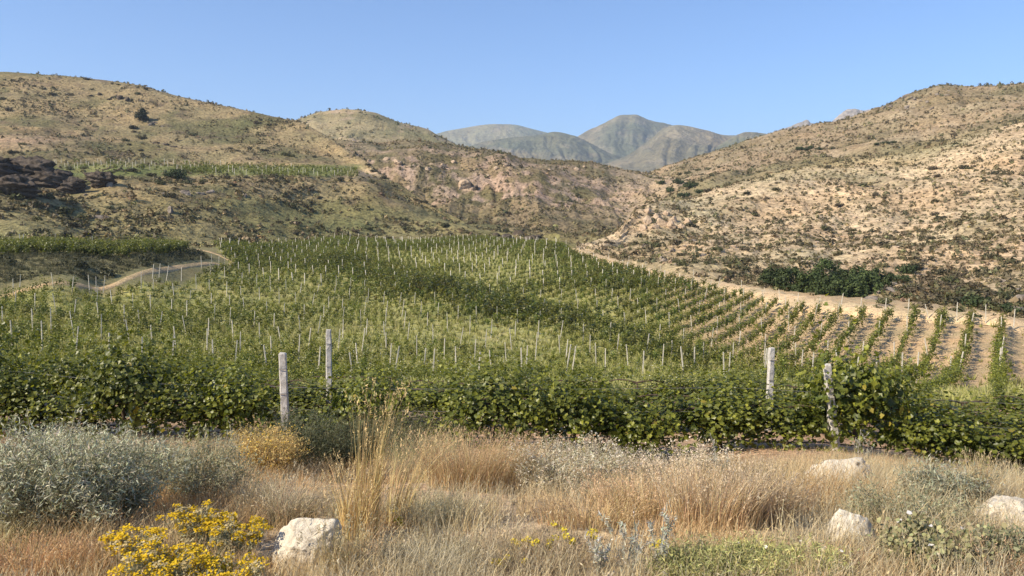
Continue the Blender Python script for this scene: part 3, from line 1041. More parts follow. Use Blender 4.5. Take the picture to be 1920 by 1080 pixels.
pale = np.exp(-(((px - 840) / 330) ** 2 + ((py - 615) / 55) ** 2)) + 0.8 * np.exp(-(((px - 500) / 260) ** 2 + ((py - 535) / 24) ** 2)) + 0.55 * np.exp(-(((px - 860) / 330) ** 2 + ((py - 490) / 22) ** 2))
pale += 0.7 * np.exp(-(((px - 1250) / 160) ** 2 + ((py - 685) / 30) ** 2))
vig = 0.86 * vig - 0.42 * np.clip(pale, 0, 1)
# a vigorous dark band running down to the right
a0 = np.array([640.0, 500.0]); a1 = np.array([1300.0, 660.0])
ab = a1 - a0
tt = np.clip(((px - a0[0]) * ab[0] + (py - a0[1]) * ab[1]) / (ab @ ab), 0, 1)
dist = np.hypot(px - a0[0] - tt * ab[0], (py - a0[1] - tt * ab[1]) * 2.2)
vig += 0.72 * np.exp(-(dist / 52) ** 2)
vig += 0.25 * np.exp(-(((px - 1180) / 110) ** 2 + ((py - 520) / 40) ** 2)) + 0.35 * np.exp(-(((px - 480) / 140) ** 2 + ((py - 475) / 14) ** 2))
vig += 0.15 * sstep(300, 0, px)
sd = sand_mask(X, Y)
vig = vig * (1 - sd) + sd * (1.02 + 0.25 * fbm(X / 4, Y / 4, 2, 93))
vig = vig * (0.72 + 0.28 * sstep(30, 48, Y))
keep = rng.random(len(cand)) < np.clip(vig * 1.6, 0.3, 0.98)
keep &= vig > 0.22
cand, X, Y, px, py, vig, sd = (q[keep] for q in (cand, X, Y, px, py, vig, sd))
order = np.argsort(Y)
MAXV = 300
indiv = order[:max(0, MAXV - used_vines)]
rest = order[len(indiv):]


def field_zone(x, s, d):
    if s > 0.5: return 'in the sandy rows at the right of the field'
    if x < -6: return 'in the left part of the field just behind the hedge'
    if x < 6: return 'in the weedy middle of the field just behind the hedge'
    return 'in the green part of the field left of the bare sandy rows'


for i in indiv:
    zn = field_zone(X[i], sd[i], Y[i])
    vine(MID_M[int(rng.integers(7))], X[i], Y[i], math.pi / 2 - ROW_AZ + (math.pi if rng.random() < 0.5 else 0), float(np.clip(vig[i], 0.5, 1.35)),
         'small green grapevine ' + zn, 'field grapevines ' + zn.replace('in the ', ''), 1.0)

# all the others: one joined mass of leaves
FAR_T = []
for i in range(6):
    V, Fc, C, _ = vine_geo(rng, 16, 9, 0.19, (DIA_V, DIA_F), Lx=0.40, hmax=1.35, spread=0.28, yk=0.7, shoots=3, col=(0.128, 0.148, 0.023), young=(0.49, 0.46, 0.065))
    FAR_T.append((V, Fc, C))
for i in range(4):
    V, Fc, C, _ = vine_geo(rng, 14, 7, 0.29, (TRI_V, TRI_F), Lx=0.42, hmax=1.35, spread=0.28, yk=0.75, shoots=2, col=(0.128, 0.148, 0.023), young=(0.49, 0.46, 0.065))
    FAR_T.append((V, Fc, C))


def place_templates(T, which, P, rz, sc, tint=None, zsc=None, nz=None):
    """joined copies of template meshes"""
    out = []
    for k in range(len(T)):
        s = np.where(which == k)[0]
        if len(s) == 0:
            continue
        V, Fc, C = T[k]
        c, sn = np.cos(rz[s])[:, None], np.sin(rz[s])[:, None]
        x = V[None, :, 0] * c - V[None, :, 1] * sn
        y = V[None, :, 0] * sn + V[None, :, 1] * c
        z = np.broadcast_to(V[None, :, 2], x.shape)
        if zsc is not None:
            z = z * zsc[s][:, None]
        Q = np.stack([x, y, z], -1) * sc[s][:, None, None] + P[s][:, None]
        CC = np.broadcast_to(C[None], (len(s),) + C.shape)
        if tint is not None:
            CC = CC * tint[s][:, None]
        FF = Fc[None] + (np.arange(len(s)) * len(V))[:, None, None]
        out.append((Q.reshape(-1, 3), FF.reshape(-1, Fc.shape[1]), CC.reshape(-1, 3)))
    return join(out)


P = np.stack([X[rest], Y[rest], ground_z(X[rest], Y[rest])], -1)
wh = np.where(Y[rest] < 78, rng.integers(0, 6, len(rest)), rng.integers(6, 10, len(rest)))
rz = math.pi / 2 - ROW_AZ + rng.integers(0, 2, len(rest)) * math.pi
tint = rng.uniform(0.8, 1.2, (len(rest), 1)) * np.clip(1.45 - 0.5 * vig[rest], 0.6, 1.25)[:, None] * np.array([[1, 1, 1]]) * (1 + rng.normal(0, 0.05, (len(rest), 3)))
V, Fc, C = place_templates(FAR_T, wh, P, rz, np.clip(vig[rest], 0.45, 1.55), tint)
o = link('vine_foliage', make_mesh('vine_foliage', V, Fc, M_VINE, C))
tag(o, 'mass of green vine foliage covering the farther vineyard rows', 'vine foliage', None, 'stuff')
print('vines', len(indiv), len(rest), len(Fc))

# upper left terrace: a dark hedge of vines above the bank
TER = [tuple(unproj(*p)[:2]) for p in [(-300, 486, 88), (0, 486, 88), (150, 487, 92), (280, 485, 100), (345, 480, 113), (350, 466, 140), (200, 466, 120), (0, 466, 114), (-300, 466, 113)]]
q = rng.uniform([min(p[0] for p in TER), min(p[1] for p in TER)], [max(p[0] for p in TER), max(p[1] for p in TER)], (4600, 2))
q = q[in_poly(q[:, 0], q[:, 1], TER)]
P = np.stack([q[:, 0], q[:, 1], ground_z(q[:, 0], q[:, 1])], -1)
V, Fc, C = place_templates(FAR_T, rng.integers(6, 10, len(q)), P, rng.uniform(0, 6.28, len(q)), rng.uniform(0.65, 1.1, len(q)), rng.uniform(0.5, 0.85, (len(q), 1)) * np.ones((1, 3)))
tag(link('terrace_vine_foliage', make_mesh('terrace_vine_foliage', V, Fc, M_VINE, C)), 'dark green vine foliage on the terrace above the left bank', 'vine foliage', None, 'stuff')

# hillside vineyard high on the left
pts = []
pts_post = []
for k, v in enumerate(np.linspace(0.06, 0.94, 8)):
    for pxx in np.arange(70, 672, 5.2):
        top = np.interp(pxx, [70, 200, 400, 560, 668], [302, 304, 306.5, 312, 318]); bot = np.interp(pxx, [70, 200, 300, 400, 560, 668], [318, 318, 321, 329, 333, 333])
        h = hit(pxx + rng.uniform(-2, 2), top + (bot - top) * v + rng.uniform(-0.3, 0.3), ['left_hill'])
        if h is not None and rng.random() < (0.35 if pxx < 330 else 0.8) + 0.5 * float(vnoise(np.array(pxx / 30.0), np.array(v * 3), 5)):
            pts.append(h[0])
for pxx in np.arange(72, 668, 7.4):
    top = np.interp(pxx, [70, 200, 400, 560, 668], [303, 305, 308, 313, 319]); bot = np.interp(pxx, [70, 200, 300, 400, 560, 668], [317, 317, 321, 329, 333, 333])
    h = hit(pxx + rng.uniform(-3, 3), top + (bot - top) * rng.choice([0.15, 0.4, 0.65, 0.9]), ['left_hill'])
    if h is not None:
        pts_post.append(h[0])
pts = np.array(pts)
V, Fc, C = place_templates(FAR_T, rng.integers(6, 10, len(pts)), pts, rng.uniform(0, 6.28, len(pts)), rng.uniform(0.6, 1.2, len(pts)), rng.uniform(0.7, 1.15, (len(pts), 1)) * np.ones((1, 3)))
tag(link('hillside_vine_foliage', make_mesh('hillside_vine_foliage', V, Fc, M_VINE, C)), 'strip of green vines on the terrace high on the left hill', 'vine foliage', None, 'stuff')

# ------------------------------------------------------------------ posts
def post_mesh(rng, h, w, taper=0.85, chips=0.004, segs=10, pm=None):
    bm = bmesh.new()
    hw = w / 2
    prof = []
    ch = w * 0.12
    sq = [(-hw + ch, -hw), (hw - ch, -hw), (hw, -hw + ch), (hw, hw - ch), (hw - ch, hw), (-hw + ch, hw), (-hw, hw - ch), (-hw, -hw + ch)]
    rings = []
    zs = np.linspace(-0.25, h, segs + 1)
    for i, z in enumerate(zs):
        t = max(0, z) / h
        s = 1 + (taper - 1) * t
        rings.append([bm.verts.new((x * s + rng.normal(0, chips), y * s + rng.normal(0, chips), z + (rng.normal(0, chips) if i == segs else 0))) for x, y in sq])
    top = [bm.verts.new((x * taper * 0.84 + rng.normal(0, chips), y * taper * 0.84 + rng.normal(0, chips), h + w * 0.09 + rng.normal(0, chips))) for x, y in sq]
    rings.append(top)
    for a, b in zip(rings[:-1], rings[1:]):
        for j in range(8):
            bm.faces.new((a[j], a[(j + 1) % 8], b[(j + 1) % 8], b[j]))
    bm.faces.new(top)
    me = bpy.data.meshes.new('post'); bm.to_mesh(me); bm.free()
    me.materials.append(pm or M_CONC)
    return me


def big_post(px, d, ptop, w, lean, label, pxb=None):
    x = (px - 960) / F * d
    pt = unproj(px, ptop, d)
    x = float(pt[0])
    gz = float(ground_z(x, d))
    h = float(pt[2]) - gz
    xb = float(unproj(pxb or px, ptop, d)[0])
    o = empty('concrete_post', (xb, d, gz))
    ln = math.hypot(h, x - xb)
    o.rotation_euler = (0, math.atan2(x - xb, h), 0.12)
    tag(o, label, 'vineyard post')
    sh = link('shaft', post_mesh(rng, ln, w, 0.86, 0.0035, 16), o)
    for zz in (0.35, 0.62, 0.86):
        V, Fc = tube(np.array([[-w * 0.55, -w * 0.56, ln * zz], [-w * 0.2, -w * 0.60, ln * zz + 0.004], [w * 0.2, -w * 0.60, ln * zz - 0.003], [w * 0.55, -w * 0.56, ln * zz]]), 0.006, 5)
        link('wire_tie', make_mesh('wire_tie', V, Fc, M_WIRE), o)
    return o


big_post(530, 13.3, 663, 0.132, 0, 'weathered grey concrete post standing upright in the front hedge, left of centre', 534)
big_post(1549, 12.22, 684, 0.122, 0, 'pale concrete post leaning slightly left in the front hedge at right', 1571)
big_post(616, 16.4, 619, 0.122, 0, 'tall grey concrete post in the second row behind the hedge, left of centre', 615)
big_post(1447, 14.85, 653, 0.112, 0, 'white topped concrete post behind the hedge, just left of the leaning post', 1444)

POSTM = [post_mesh(rng, h, 0.062, 0.9, 0.004, 3, M_POST) for h in (1.75, 1.6, 1.9, 1.65, 1.8)]
pc = []
for k in range(-110, 75):
    o = k * ROW_S
    ph = (k * 0.55) % 8.8
    for t in np.arange(-60 + ph, 330, 8.8):
        p = o * PV + (t + rng.normal(0, 0.25)) * RV
        pc.append(p)
pc = np.array(pc)
m = in_poly(pc[:, 0], pc[:, 1], FIELD) & (pc[:, 1] > 36)
pc = pc[m]
ppx, ppy = proj(np.stack([pc[:, 0], pc[:, 1], ground_z(pc[:, 0], pc[:, 1]) + 1.4], -1))
m = (ppx > -40) & (ppx < 1960)
pc, ppx = pc[m], ppx[m]
# end posts along the track at the head of the sandy rows
ends = []
for pxx in (1495, 1534, 1574, 1612, 1658, 1701, 1743, 1793, 1848, 1900, 1240, 1300, 1345, 1390, 1430, 1462, 1105, 1140, 1178, 1210):
    ends.append(unproj(pxx, np.interp(pxx, [1095, 1250, 1400, 1540, 1700, 1900], [482, 524, 558, 590, 601, 618]), np.interp(pxx, [1095, 1250, 1400, 1540, 1700, 1900], [156, 120, 99, 76.5, 69.5, 65]))[:2])
for pxx, pyy, dd in ((25, 546, 76), (36, 545, 76), (168, 541, 80), (180, 540, 81), (193, 539, 82), (286, 531, 90), (298, 530, 91), (312, 528, 92), (340, 524, 95), (378, 514, 105), (398, 510, 109), (410, 508, 111), (423, 506, 113)):
    ends.append(unproj(pxx, pyy, dd)[:2])
ends = np.array(ends)
order = np.argsort(pc[:, 1])
n_ind = 300 - 4 - len(ends)
for j, p in enumerate(np.concatenate([ends, pc[order[:n_ind]]])):
    x, y = p
    z = float(ground_z(x, y))
    o = link('vineyard_post', POSTM[int(rng.integers(5))], None, (x, y, z), rng.uniform(0, 3))
    o.rotation_euler = (rng.normal(0, 0.05), rng.normal(0.03, 0.075), rng.uniform(-0.3, 0.3))
    if j < 10:
        lb, gp = 'pale end post at the head of the sandy rows, %s from the right' % ORD[9 - j], 'end posts along the right track'
    elif j < 20:
        lb, gp = 'pale end post on the far stretch of the sandy track, %s from the left' % ORD[[6, 7, 8, 9, 10, 11, 0, 1, 2, 3][j - 10]], 'end posts along the right track'
    elif j < len(ends):
        lb, gp = 'pale end post along the left dirt track, %s from the left edge' % ORD[j - 20], 'end posts along the left track'
    else:
        s = float(sand_mask(x, y)); d = y
        dz = 'nearer' if d < 55 else 'middle' if d < 80 else 'farther'
        w_ = 'sandy rows at the right of the field' if s > 0.5 else 'left part of the green field' if ppx[order[j - len(ends)]] < 640 else 'centre of the green field' if ppx[order[j - len(ends)]] < 1200 else 'green rows beside the sandy ground'
        lb = 'thin pale post in the %s, %s rows' % (w_, dz)
        gp = 'posts in the %s, %s rows' % (w_, dz)
    tag(o, lb, 'vineyard post', gp)
far = pc[order[n_ind:]]


def post_tmpl(h, w):
    V = np.array([[x * w / 2 * s, y * w / 2 * s, z] for z, s in ((-0.2, 1), (h, 0.85)) for x, y in ((-1, -1), (1, -1), (1, 1), (-1, 1))], float)
    Fc = np.array([[0, 1, 5], [0, 5, 4], [1, 2, 6], [1, 6, 5], [2, 3, 7], [2, 7, 6], [3, 0, 4], [3, 4, 7], [4, 5, 6], [4, 6, 7]])
    V[4:, 0] += rng.normal(0, 0.06); V[4:, 1] += rng.normal(0, 0.05)
    return V, Fc, np.full((8, 3), 0.5)


PT = [post_tmpl(1.75, 0.085), post_tmpl(1.6, 0.085), post_tmpl(1.9, 0.09), post_tmpl(1.7, 0.085)]
P = np.stack([far[:, 0], far[:, 1], ground_z(far[:, 0], far[:, 1])], -1)
V, Fc, C = place_templates(PT, rng.integers(0, 4, len(P)), P, rng.uniform(-0.4, 0.4, len(P)), rng.uniform(0.9, 1.1, len(P)))
tag(link('far_vineyard_posts', make_mesh('far_vineyard_posts', V, Fc, M_POST)), 'many thin pale posts in the farthest vineyard rows', 'vineyard posts', None, 'stuff')
P = np.array(pts_post)
V, Fc, C = place_templates(PT, rng.integers(0, 4, len(P)), P, rng.uniform(-0.4, 0.4, len(P)), rng.uniform(0.95, 1.2, len(P)))
tag(link('hillside_vineyard_posts', make_mesh('hillside_vineyard_posts', V, Fc, M_POST)), 'many tiny pale posts in the vineyard high on the left hill', 'vineyard posts', None, 'stuff')
for pxx, dd, tp in ((38, 101, 458), (45, 104, 444), (174, 108, 445), (105, 106, 456)):
    p = unproj(pxx, tp + 20, dd)
    o = link('vineyard_post', POSTM[1], None, (p[0], p[1], float(ground_z(p[0], p[1]))), 0.1, 1.15)
    tag(o, 'pale post rising from the dark terrace vines at left, above the bank', 'vineyard post', 'posts of the left terrace')
print('posts', n_ind, len(far))

# trellis wires and the drip pipe of the front rows
def wire(y0, sl, hgt, r, mat, label, cat, name, x0=-13, x1=12, sag=0.03, supports=6):
    t = np.linspace(0, 1, 60)
    x = x0 + (x1 - x0) * t
    y = y0 + sl * x - 0.08
    z = ground_z(x, y)
    z = np.convolve(np.pad(z, 6, mode='edge'), np.ones(13) / 13, 'valid') + hgt - sag * np.abs(np.sin(t * math.pi * supports)) 
    V, Fc = tube(np.stack([x, y, z], -1), r, 6)
    tag(link(name, make_mesh(name, V, Fc, mat, smooth=True)), label, cat)


wire(13.15, -0.145, 1.10, 0.0028, M_WIRE, 'topmost thin wire along the front vine row, visible against the leaves at left', 'wire', 'trellis_wire')
wire(13.15, -0.145, 0.72, 0.0025, M_WIRE, 'lower thin wire along the front vine row beneath the topmost wire', 'wire', 'trellis_wire')
wire(13.15, -0.145, 0.30, 0.011, M_PIPE, 'black drip irrigation pipe slung low under the front vine row', 'pipe', 'drip_pipe', sag=0.05, supports=14)

# ------------------------------------------------------------------ weeds, clods and little flowers on the field
def tuft_geo(rng, n, h, r, w, col, tipc):
    a = rng.uniform(0, 6.28, n); rr = r * np.sqrt(rng.random(n))
    Pb = np.stack([np.cos(a) * rr * 0.5, np.sin(a) * rr * 0.5, np.zeros(n)], -1)
    d = np.stack([np.cos(a), np.sin(a)], -1) * rng.uniform(0.1, 0.9, n)[:, None]
    hh = h * rng.uniform(0.5, 1.0, n)
    tipp = Pb + np.concatenate([d * hh[:, None] * 0.8, hh[:, None]], 1)
    b = rng.uniform(0, 3.14, n); wd = np.stack([np.cos(b), np.sin(b), b * 0], -1) * w * 0.5
    V = np.stack([Pb - wd, Pb + wd, tipp], 1).reshape(-1, 3)
    Fc = np.arange(n * 3).reshape(n, 3)
    C = np.stack([np.broadcast_to(col, (n, 3)), np.broadcast_to(col, (n, 3)), np.broadcast_to(tipc, (n, 3))], 1).reshape(-1, 3) * np.repeat(rng.uniform(0.75, 1.25, (n, 1)), 3, 0)
    return V, Fc, C


WT = [tuft_geo(rng, 10, 0.38, 0.25, 0.07, (0.21, 0.215, 0.06), (0.43, 0.42, 0.135)) for _ in range(3)] + [tuft_geo(rng, 10, 0.40, 0.22, 0.06, (0.27, 0.26, 0.095), (0.50, 0.46, 0.20)) for _ in range(2)]
n = 26000
d = np.exp(rng.uniform(np.log(23), np.log(200), n)); u = rng.uniform(-0.72, 0.72, n)
qx, qy = u * d, d
m = in_poly(qx, qy, FIELD) & (rng.random(n) > sand_mask(qx, qy) * 0.93)
qx, qy = qx[m], qy[m]
P = np.stack([qx, qy, ground_z(qx, qy) - 0.02], -1)
V, Fc, C = place_templates(WT, rng.integers(0, 5, len(P)), P, rng.uniform(0, 6.28, len(P)), rng.uniform(0.7, 1.5, len(P)) * (1 + qy / 220))
tag(link('field_weeds', make_mesh('field_weeds', V, Fc, M_DRY, C)), 'pale green weeds and grass between the vine rows', 'weeds', None, 'stuff')
n = 5000
d = rng.uniform(30, 85, n); u = rng.normal(-0.05, 0.22, n)
qx, qy = u * d, d
m = in_poly(qx, qy, FIELD) & (sand_mask(qx, qy) < 0.4) & (fbm(qx / 8, qy / 8, 3, 77) > -0.05)
qx, qy = qx[m], qy[m]
P = np.stack([qx, qy, ground_z(qx, qy) + rng.uniform(0.3, 0.6, len(qx))], -1)
V, Fc = leaves(P, np.array([[0, -0.4, 1.0]]) + rng.normal(0, 0.3, P.shape), 0.055, (HEX_V, HEX_F), rng)
tag(link('white_wildflowers', make_mesh('white_wildflowers', V, Fc, M_PETAL, np.array([0.70, 0.70, 0.62]))), 'tiny white wildflowers sprinkled between the vine rows', 'wildflowers', None, 'stuff')


def rock_geo(rng, sub=3, flat=0.7, cuts=9, rough=0.10, seed=0, sx=1.0, sy=0.8, cmin=0.42, cmax=0.8, strata=0.0):
    """a boulder: a ball cut flat by random planes, then broken up by ridged noise and bedding steps"""
    bm = bmesh.new()
    bmesh.ops.create_icosphere(bm, subdivisions=sub, radius=1.0)
    V = np.array([v.co[:] for v in bm.verts]); Fc = np.array([[v.index for v in f.verts] for f in bm.faces])
    bm.free()
    V = V * (1 + 0.25 * vnoise3(V[:, 0] * 1.1 + seed, V[:, 1] * 1.1, V[:, 2] * 1.1, seed + 7))[:, None]
    for _ in range(cuts):
        nrm = unit(rng.normal(size=3)); dd = rng.uniform(cmin, cmax)
        s = V @ nrm - dd
        V = V - np.maximum(s, 0)[:, None] * nrm[None]
    off = rng.uniform(0, 50, 3)
    r = unit(V)
    q = [V[:, i] + off[i] for i in range(3)]
    rid = 1 - np.abs(vnoise3(q[0] * 2.6, q[1] * 2.6, q[2] * 2.6, seed)) * 2
    dsp = rough * (0.6 * rid + 0.45 * vnoise3(q[0] * 6.5, q[1] * 6.5, q[2] * 6.5, seed + 1) + 0.35 * vnoise3(q[0] * 15, q[1] * 15, q[2] * 15, seed + 2))
    V = V + r * dsp[:, None]
    if strata:
        zz = V[:, 2] * 3.1 + 0.8 * V[:, 0] + 0.5 * vnoise3(q[0] * 1.5, q[1] * 1.5, q[2] * 1.5, seed + 4)
        V[:, :2] *= (1 + strata * (np.abs((zz % 1.0) - 0.5) - 0.25))[:, None]
    V = V * np.array([sx, sy, flat])
    return V, Fc


CLOD = []
for i in range(5):
    V, Fc = rock_geo(rng, 1, 0.6, 4, 0.15, i)
    CLOD.append((V, Fc, np.full(V.shape, 0.5)))
n = 5500
d = rng.uniform(26, 130, n); u = rng.uniform(0.05, 0.72, n)
qx, qy = u * d, d
ph = (qx * PV[0] + qy * PV[1]) / ROW_S * 2 * math.pi
m = (rng.random(n) < sand_mask(qx, qy) * (0.55 + 0.45 * np.cos(ph * 3))) & in_poly(qx, qy, FIELD)
qx, qy = qx[m], qy[m]
P = np.stack([qx, qy, ground_z(qx, qy)], -1)
V, Fc, C = place_templates(CLOD, rng.integers(0, 5, len(P)), P, rng.uniform(0, 6.28, len(P)), rng.uniform(0.04, 0.16, len(P)))
tag(link('soil_clods', make_mesh('soil_clods', V, Fc, M_SAND, smooth=False)), 'tan clods of dry soil between the sandy vine rows', 'soil clods', None, 'stuff')

# ------------------------------------------------------------------ shrubs, rocks and tufts on the hills
def shrub_geo(rng, nclump=9, per=26, leaf=0.28, flat=0.75, col=(0.085, 0.085, 0.04), alt=(0.15, 0.125, 0.07), tmpl=(DIA_V, DIA_F)):
    """unit-radius bush: leaf clumps over a low dome"""
    a = rng.uniform(0, 6.28, nclump); r = np.sqrt(rng.random(nclump)) * 0.7
    c = np.stack([np.cos(a) * r, np.sin(a) * r, (0.25 + rng.random(nclump) * 0.55 * (1 - 0.5 * r)) * flat], -1)
    cr = rng.uniform(0.25, 0.45, nclump)
    dirs = unit(rng.normal(size=(nclump, per, 3)))
    P = (c[:, None] + dirs * cr[:, None, None] * rng.uniform(0.5, 1.05, (nclump, per, 1))).reshape(-1, 3)
    P[:, 2] = np.abs(P[:, 2])
    N = dirs.reshape(-1, 3) + rng.normal(0, 0.5, P.shape) + np.array([0, 0, 0.3])
    V, Fc = leaves(P, N, leaf * rng.uniform(0.6, 1.2, len(P)), tmpl, rng)
    cc = np.asarray(col) * np.repeat(rng.uniform(0.75, 1.3, (nclump, 1)), per, 0) * rng.uniform(0.8, 1.2, (len(P), 1))
    m = rng.random(len(P)) < 0.25
    cc[m] = np.asarray(alt) * rng.uniform(0.7, 1.2, (m.sum(), 1))
    return V, Fc, np.repeat(cc, len(tmpl[0]), 0)


def stems_geo(rng, n=6, h=0.6, r=0.03):
    parts = []
    for i in range(n):
        a = rng.uniform(0, 6.28)
        t = np.linspace(0, 1, 4)
        p = np.stack([np.cos(a) * t * 0.5, np.sin(a) * t * 0.5, t * h - 0.05], -1)
        p[1:3] += rng.normal(0, 0.04, (2, 3))
        V, Fc = tube(p, r * (1.2 - t * 0.8), 4)
        parts.append((V, Fc, np.zeros((1, 3))))
    V, Fc, _ = join(parts)
    return V, Fc


SHR = {}
def kinds(key, cnt, **kw):
    SHR[key] = []
    for i in range(cnt):
        V, Fc, C = shrub_geo(rng, **kw)
        SHR[key].append(make_mesh(key + '_foliage', V, Fc, M_SHRUB, C))


kinds('thorn', 5, nclump=10, per=30, leaf=0.26, col=(0.065, 0.062, 0.034), alt=(0.12, 0.10, 0.055))
kinds('olive', 5, nclump=9, per=28, leaf=0.26, col=(0.095, 0.10, 0.042), alt=(0.16, 0.145, 0.07))
kinds('green', 4, nclump=14, per=44, leaf=0.20, flat=1.0, col=(0.045, 0.065, 0.024), alt=(0.075, 0.095, 0.035))
kinds('brown', 4, nclump=8, per=28, leaf=0.28, flat=0.6, col=(0.12, 0.095, 0.058), alt=(0.19, 0.15, 0.09))
STEMM = []
for i in range(3):
    V, Fc = stems_geo(rng)
    STEMM.append(make_mesh('shrub_stems', V, Fc, M_BARK))


def hill_shrub(kind, P, r, label, group, zs=1.0, name='shrub', cat='shrub'):
    o = empty(name, tuple(P - np.array([0, 0, 0.08 * r])), rng.uniform(0, 6.28), r)
    tag(o, label, cat, group)
    f = link('foliage', SHR[kind][int(rng.integers(len(SHR[kind])))], o, scale=(1, 1, zs)); f['kind'] = 'stuff'
    link('stems', STEMM[int(rng.integers(3))], o)
    return o


def zone_left(px, py):
    if py < 215: return 'near the crest of the left hill'
    if py < 300: return 'on the grassy slope above the hillside vineyard'
    if px < 330: return 'on the left slope below the hillside vineyard, near the dark outcrop'
    return 'on the slope between the hillside vineyard and the field'


def zone_right(px, py):
    c = 'left' if px < 1450 else 'middle' if px < 1700 else 'right'
    v = 'upper' if py < 400 else 'lower'
    return 'on the %s %s part of the sandy right hillside' % (v, c)


n_left = 0
P = scatter_loft('left_hill', 520, rng, 1.35, 0.03, 0.99, lambda x, y, z, px, py, v: np.where((py > 298) & (py < 334) & (px > 70) & (px < 670), 0.02, 1) * (0.4 + np.clip(fbm(x / 25, y / 25, 3, 301) * 2 + 0.5, 0, 2)) * np.where(py > 330, 1.3, 0.9))
for q in P:
    px_, py_ = proj(q)
    if n_left >= 92 or px_ < -30 or px_ > 1060: continue
    if not sees(q + np.array([0, 0, 1.2]), ['left_hill', 'ground'], 0.01): continue
    r = (0.75 + 1.25 * rng.random() ** 1.5) * (1.0 if py_ > 330 else 1.45)
    kd = rng.choice(['thorn', 'olive', 'brown'], p=[0.5, 0.35, 0.15])
    z_ = zone_left(px_, py_)
    hill_shrub(kd, q, r, {'thorn': 'dark thorny shrub', 'olive': 'dull olive green shrub', 'brown': 'low brownish shrub'}[kd] + ' ' + z_, kd + ' shrubs ' + z_, rng.uniform(0.6, 0.95))
    n_left += 1
n_right = 0
P = scatter_loft('right_hill_lower', 520, rng, 1.1, 0.05, 0.98, lambda x, y, z, px, py, v: np.clip(0.6 + fbm(x / 20, y / 20, 3, 303) * 1.5, 0.1, 2))
for q in P:
    px_, py_ = proj(q)
    if n_right >= 70 or px_ < 1080 or px_ > 1960: continue
    if not sees(q + np.array([0, 0, 1.0]), ['right_hill_lower', 'ground'], 0.01): continue
    r = (0.65 + 1.0 * rng.random() ** 1.4) * (1.25 if py_ < 400 else 1.0)
    kd = rng.choice(['thorn', 'olive', 'brown'], p=[0.45, 0.3, 0.25])
    z_ = zone_right(px_, py_)
    hill_shrub(kd, q, r, {'thorn': 'dark thorny shrub', 'olive': 'dull olive green shrub', 'brown': 'low brownish shrub'}[kd] + ' ' + z_, kd + ' shrubs ' + z_, rng.uniform(0.6, 0.95))
    n_right += 1

# specially placed shrubs
def spot(kind, px, py, size_px, label, group=None, zs=0.9, surf=None, name='shrub', cat='shrub'):
    h = hit(px, py, surf)
    if h is None:
        return
    d = h[0][1]
    return hill_shrub(kind, h[0], size_px / 2 / F * d, label, group, zs, name, cat)


spot('green', 328, 334, 46, 'large dark green bush beside the hillside vineyard, right of the dark outcrop', None, 0.9, ['left_hill'])
for a in ((300, 345, 30), (352, 345, 26), (285, 330, 22), (245, 322, 26), (225, 335, 22), (130, 318, 22), (180, 330, 24), (206, 325, 20), (160, 316, 18), (30, 372, 40), (60, 385, 36), (120, 398, 44), (150, 410, 36), (20, 350, 34), (90, 372, 36), (15, 395, 28), (135, 425, 34)):
    spot('thorn' if a[0] % 2 else 'olive', *a, 'dark bush crowding around the foot of the dark rock outcrop at left', 'bushes around the dark outcrop', 0.8, ['left_hill'])
for a in ((1270, 345, 30), (1295, 352, 34), (1255, 360, 26), (1283, 370, 30), (1310, 362, 22), (1240, 345, 20)):
    spot('green', *a, 'dark bush in the gully above the sandy cliff', 'bushes in the gully', 0.8)
for a in ((1500, 281, 22), (1515, 282, 20), (1535, 281, 18), (1520, 278, 16), (1560, 280, 14), (1645, 272, 16), (1660, 270, 18), (1675, 268, 14)):
    spot('green', *a, 'dark green bush in the line of bushes on the shelf of the upper right hill', 'bush line on the upper right hill', 0.7, ['right_hill_upper'])
for a in ((1290, 325, 20), (1310, 320, 18), (1330, 318, 16), (1275, 328, 18), (1350, 314, 14)):
    spot('olive', *a, 'bush in the green band low on the upper right hill, above the gully', 'bushes of the green band', 0.7, ['right_hill_upper'])
for a in ((795, 380, 20), (830, 390, 16), (780, 376, 14), (862, 402, 14), (700, 322, 16), (720, 335, 18), (690, 310, 16), (680, 295, 18), (740, 350, 14), (815, 388, 14), (665, 285, 14), (905, 418, 14)):
    spot('thorn', *a, 'dark scrub along the spur edge descending from the left hill', 'scrub along the spur', 0.75, ['left_hill'])
for a in ((760, 455 - 25, 26), (832, 424, 26), (690, 430, 24), (640, 440, 22), (700, 445, 20), (755, 412, 22)):
    spot('olive', *a, 'dull green bush low on the left slope just above the far vines', 'bushes above the far vines', 0.75, ['left_hill'])
for a in ((1230, 462, 34), (1210, 458, 26), (1345, 470, 34), (1400, 470, 30), (1310, 470, 20), (1425, 462, 26), (1270, 492, 22), (1330, 495, 26), (1370, 500, 30), (1395, 505, 24), (1405, 520, 26), (1420, 512, 30), (1330, 445, 22), (1450, 500, 26)):
    spot('olive' if a[0] % 20 else 'brown', *a, 'olive brown bush on the dry bank above the sandy track', 'bushes on the bank above the track', 0.75)


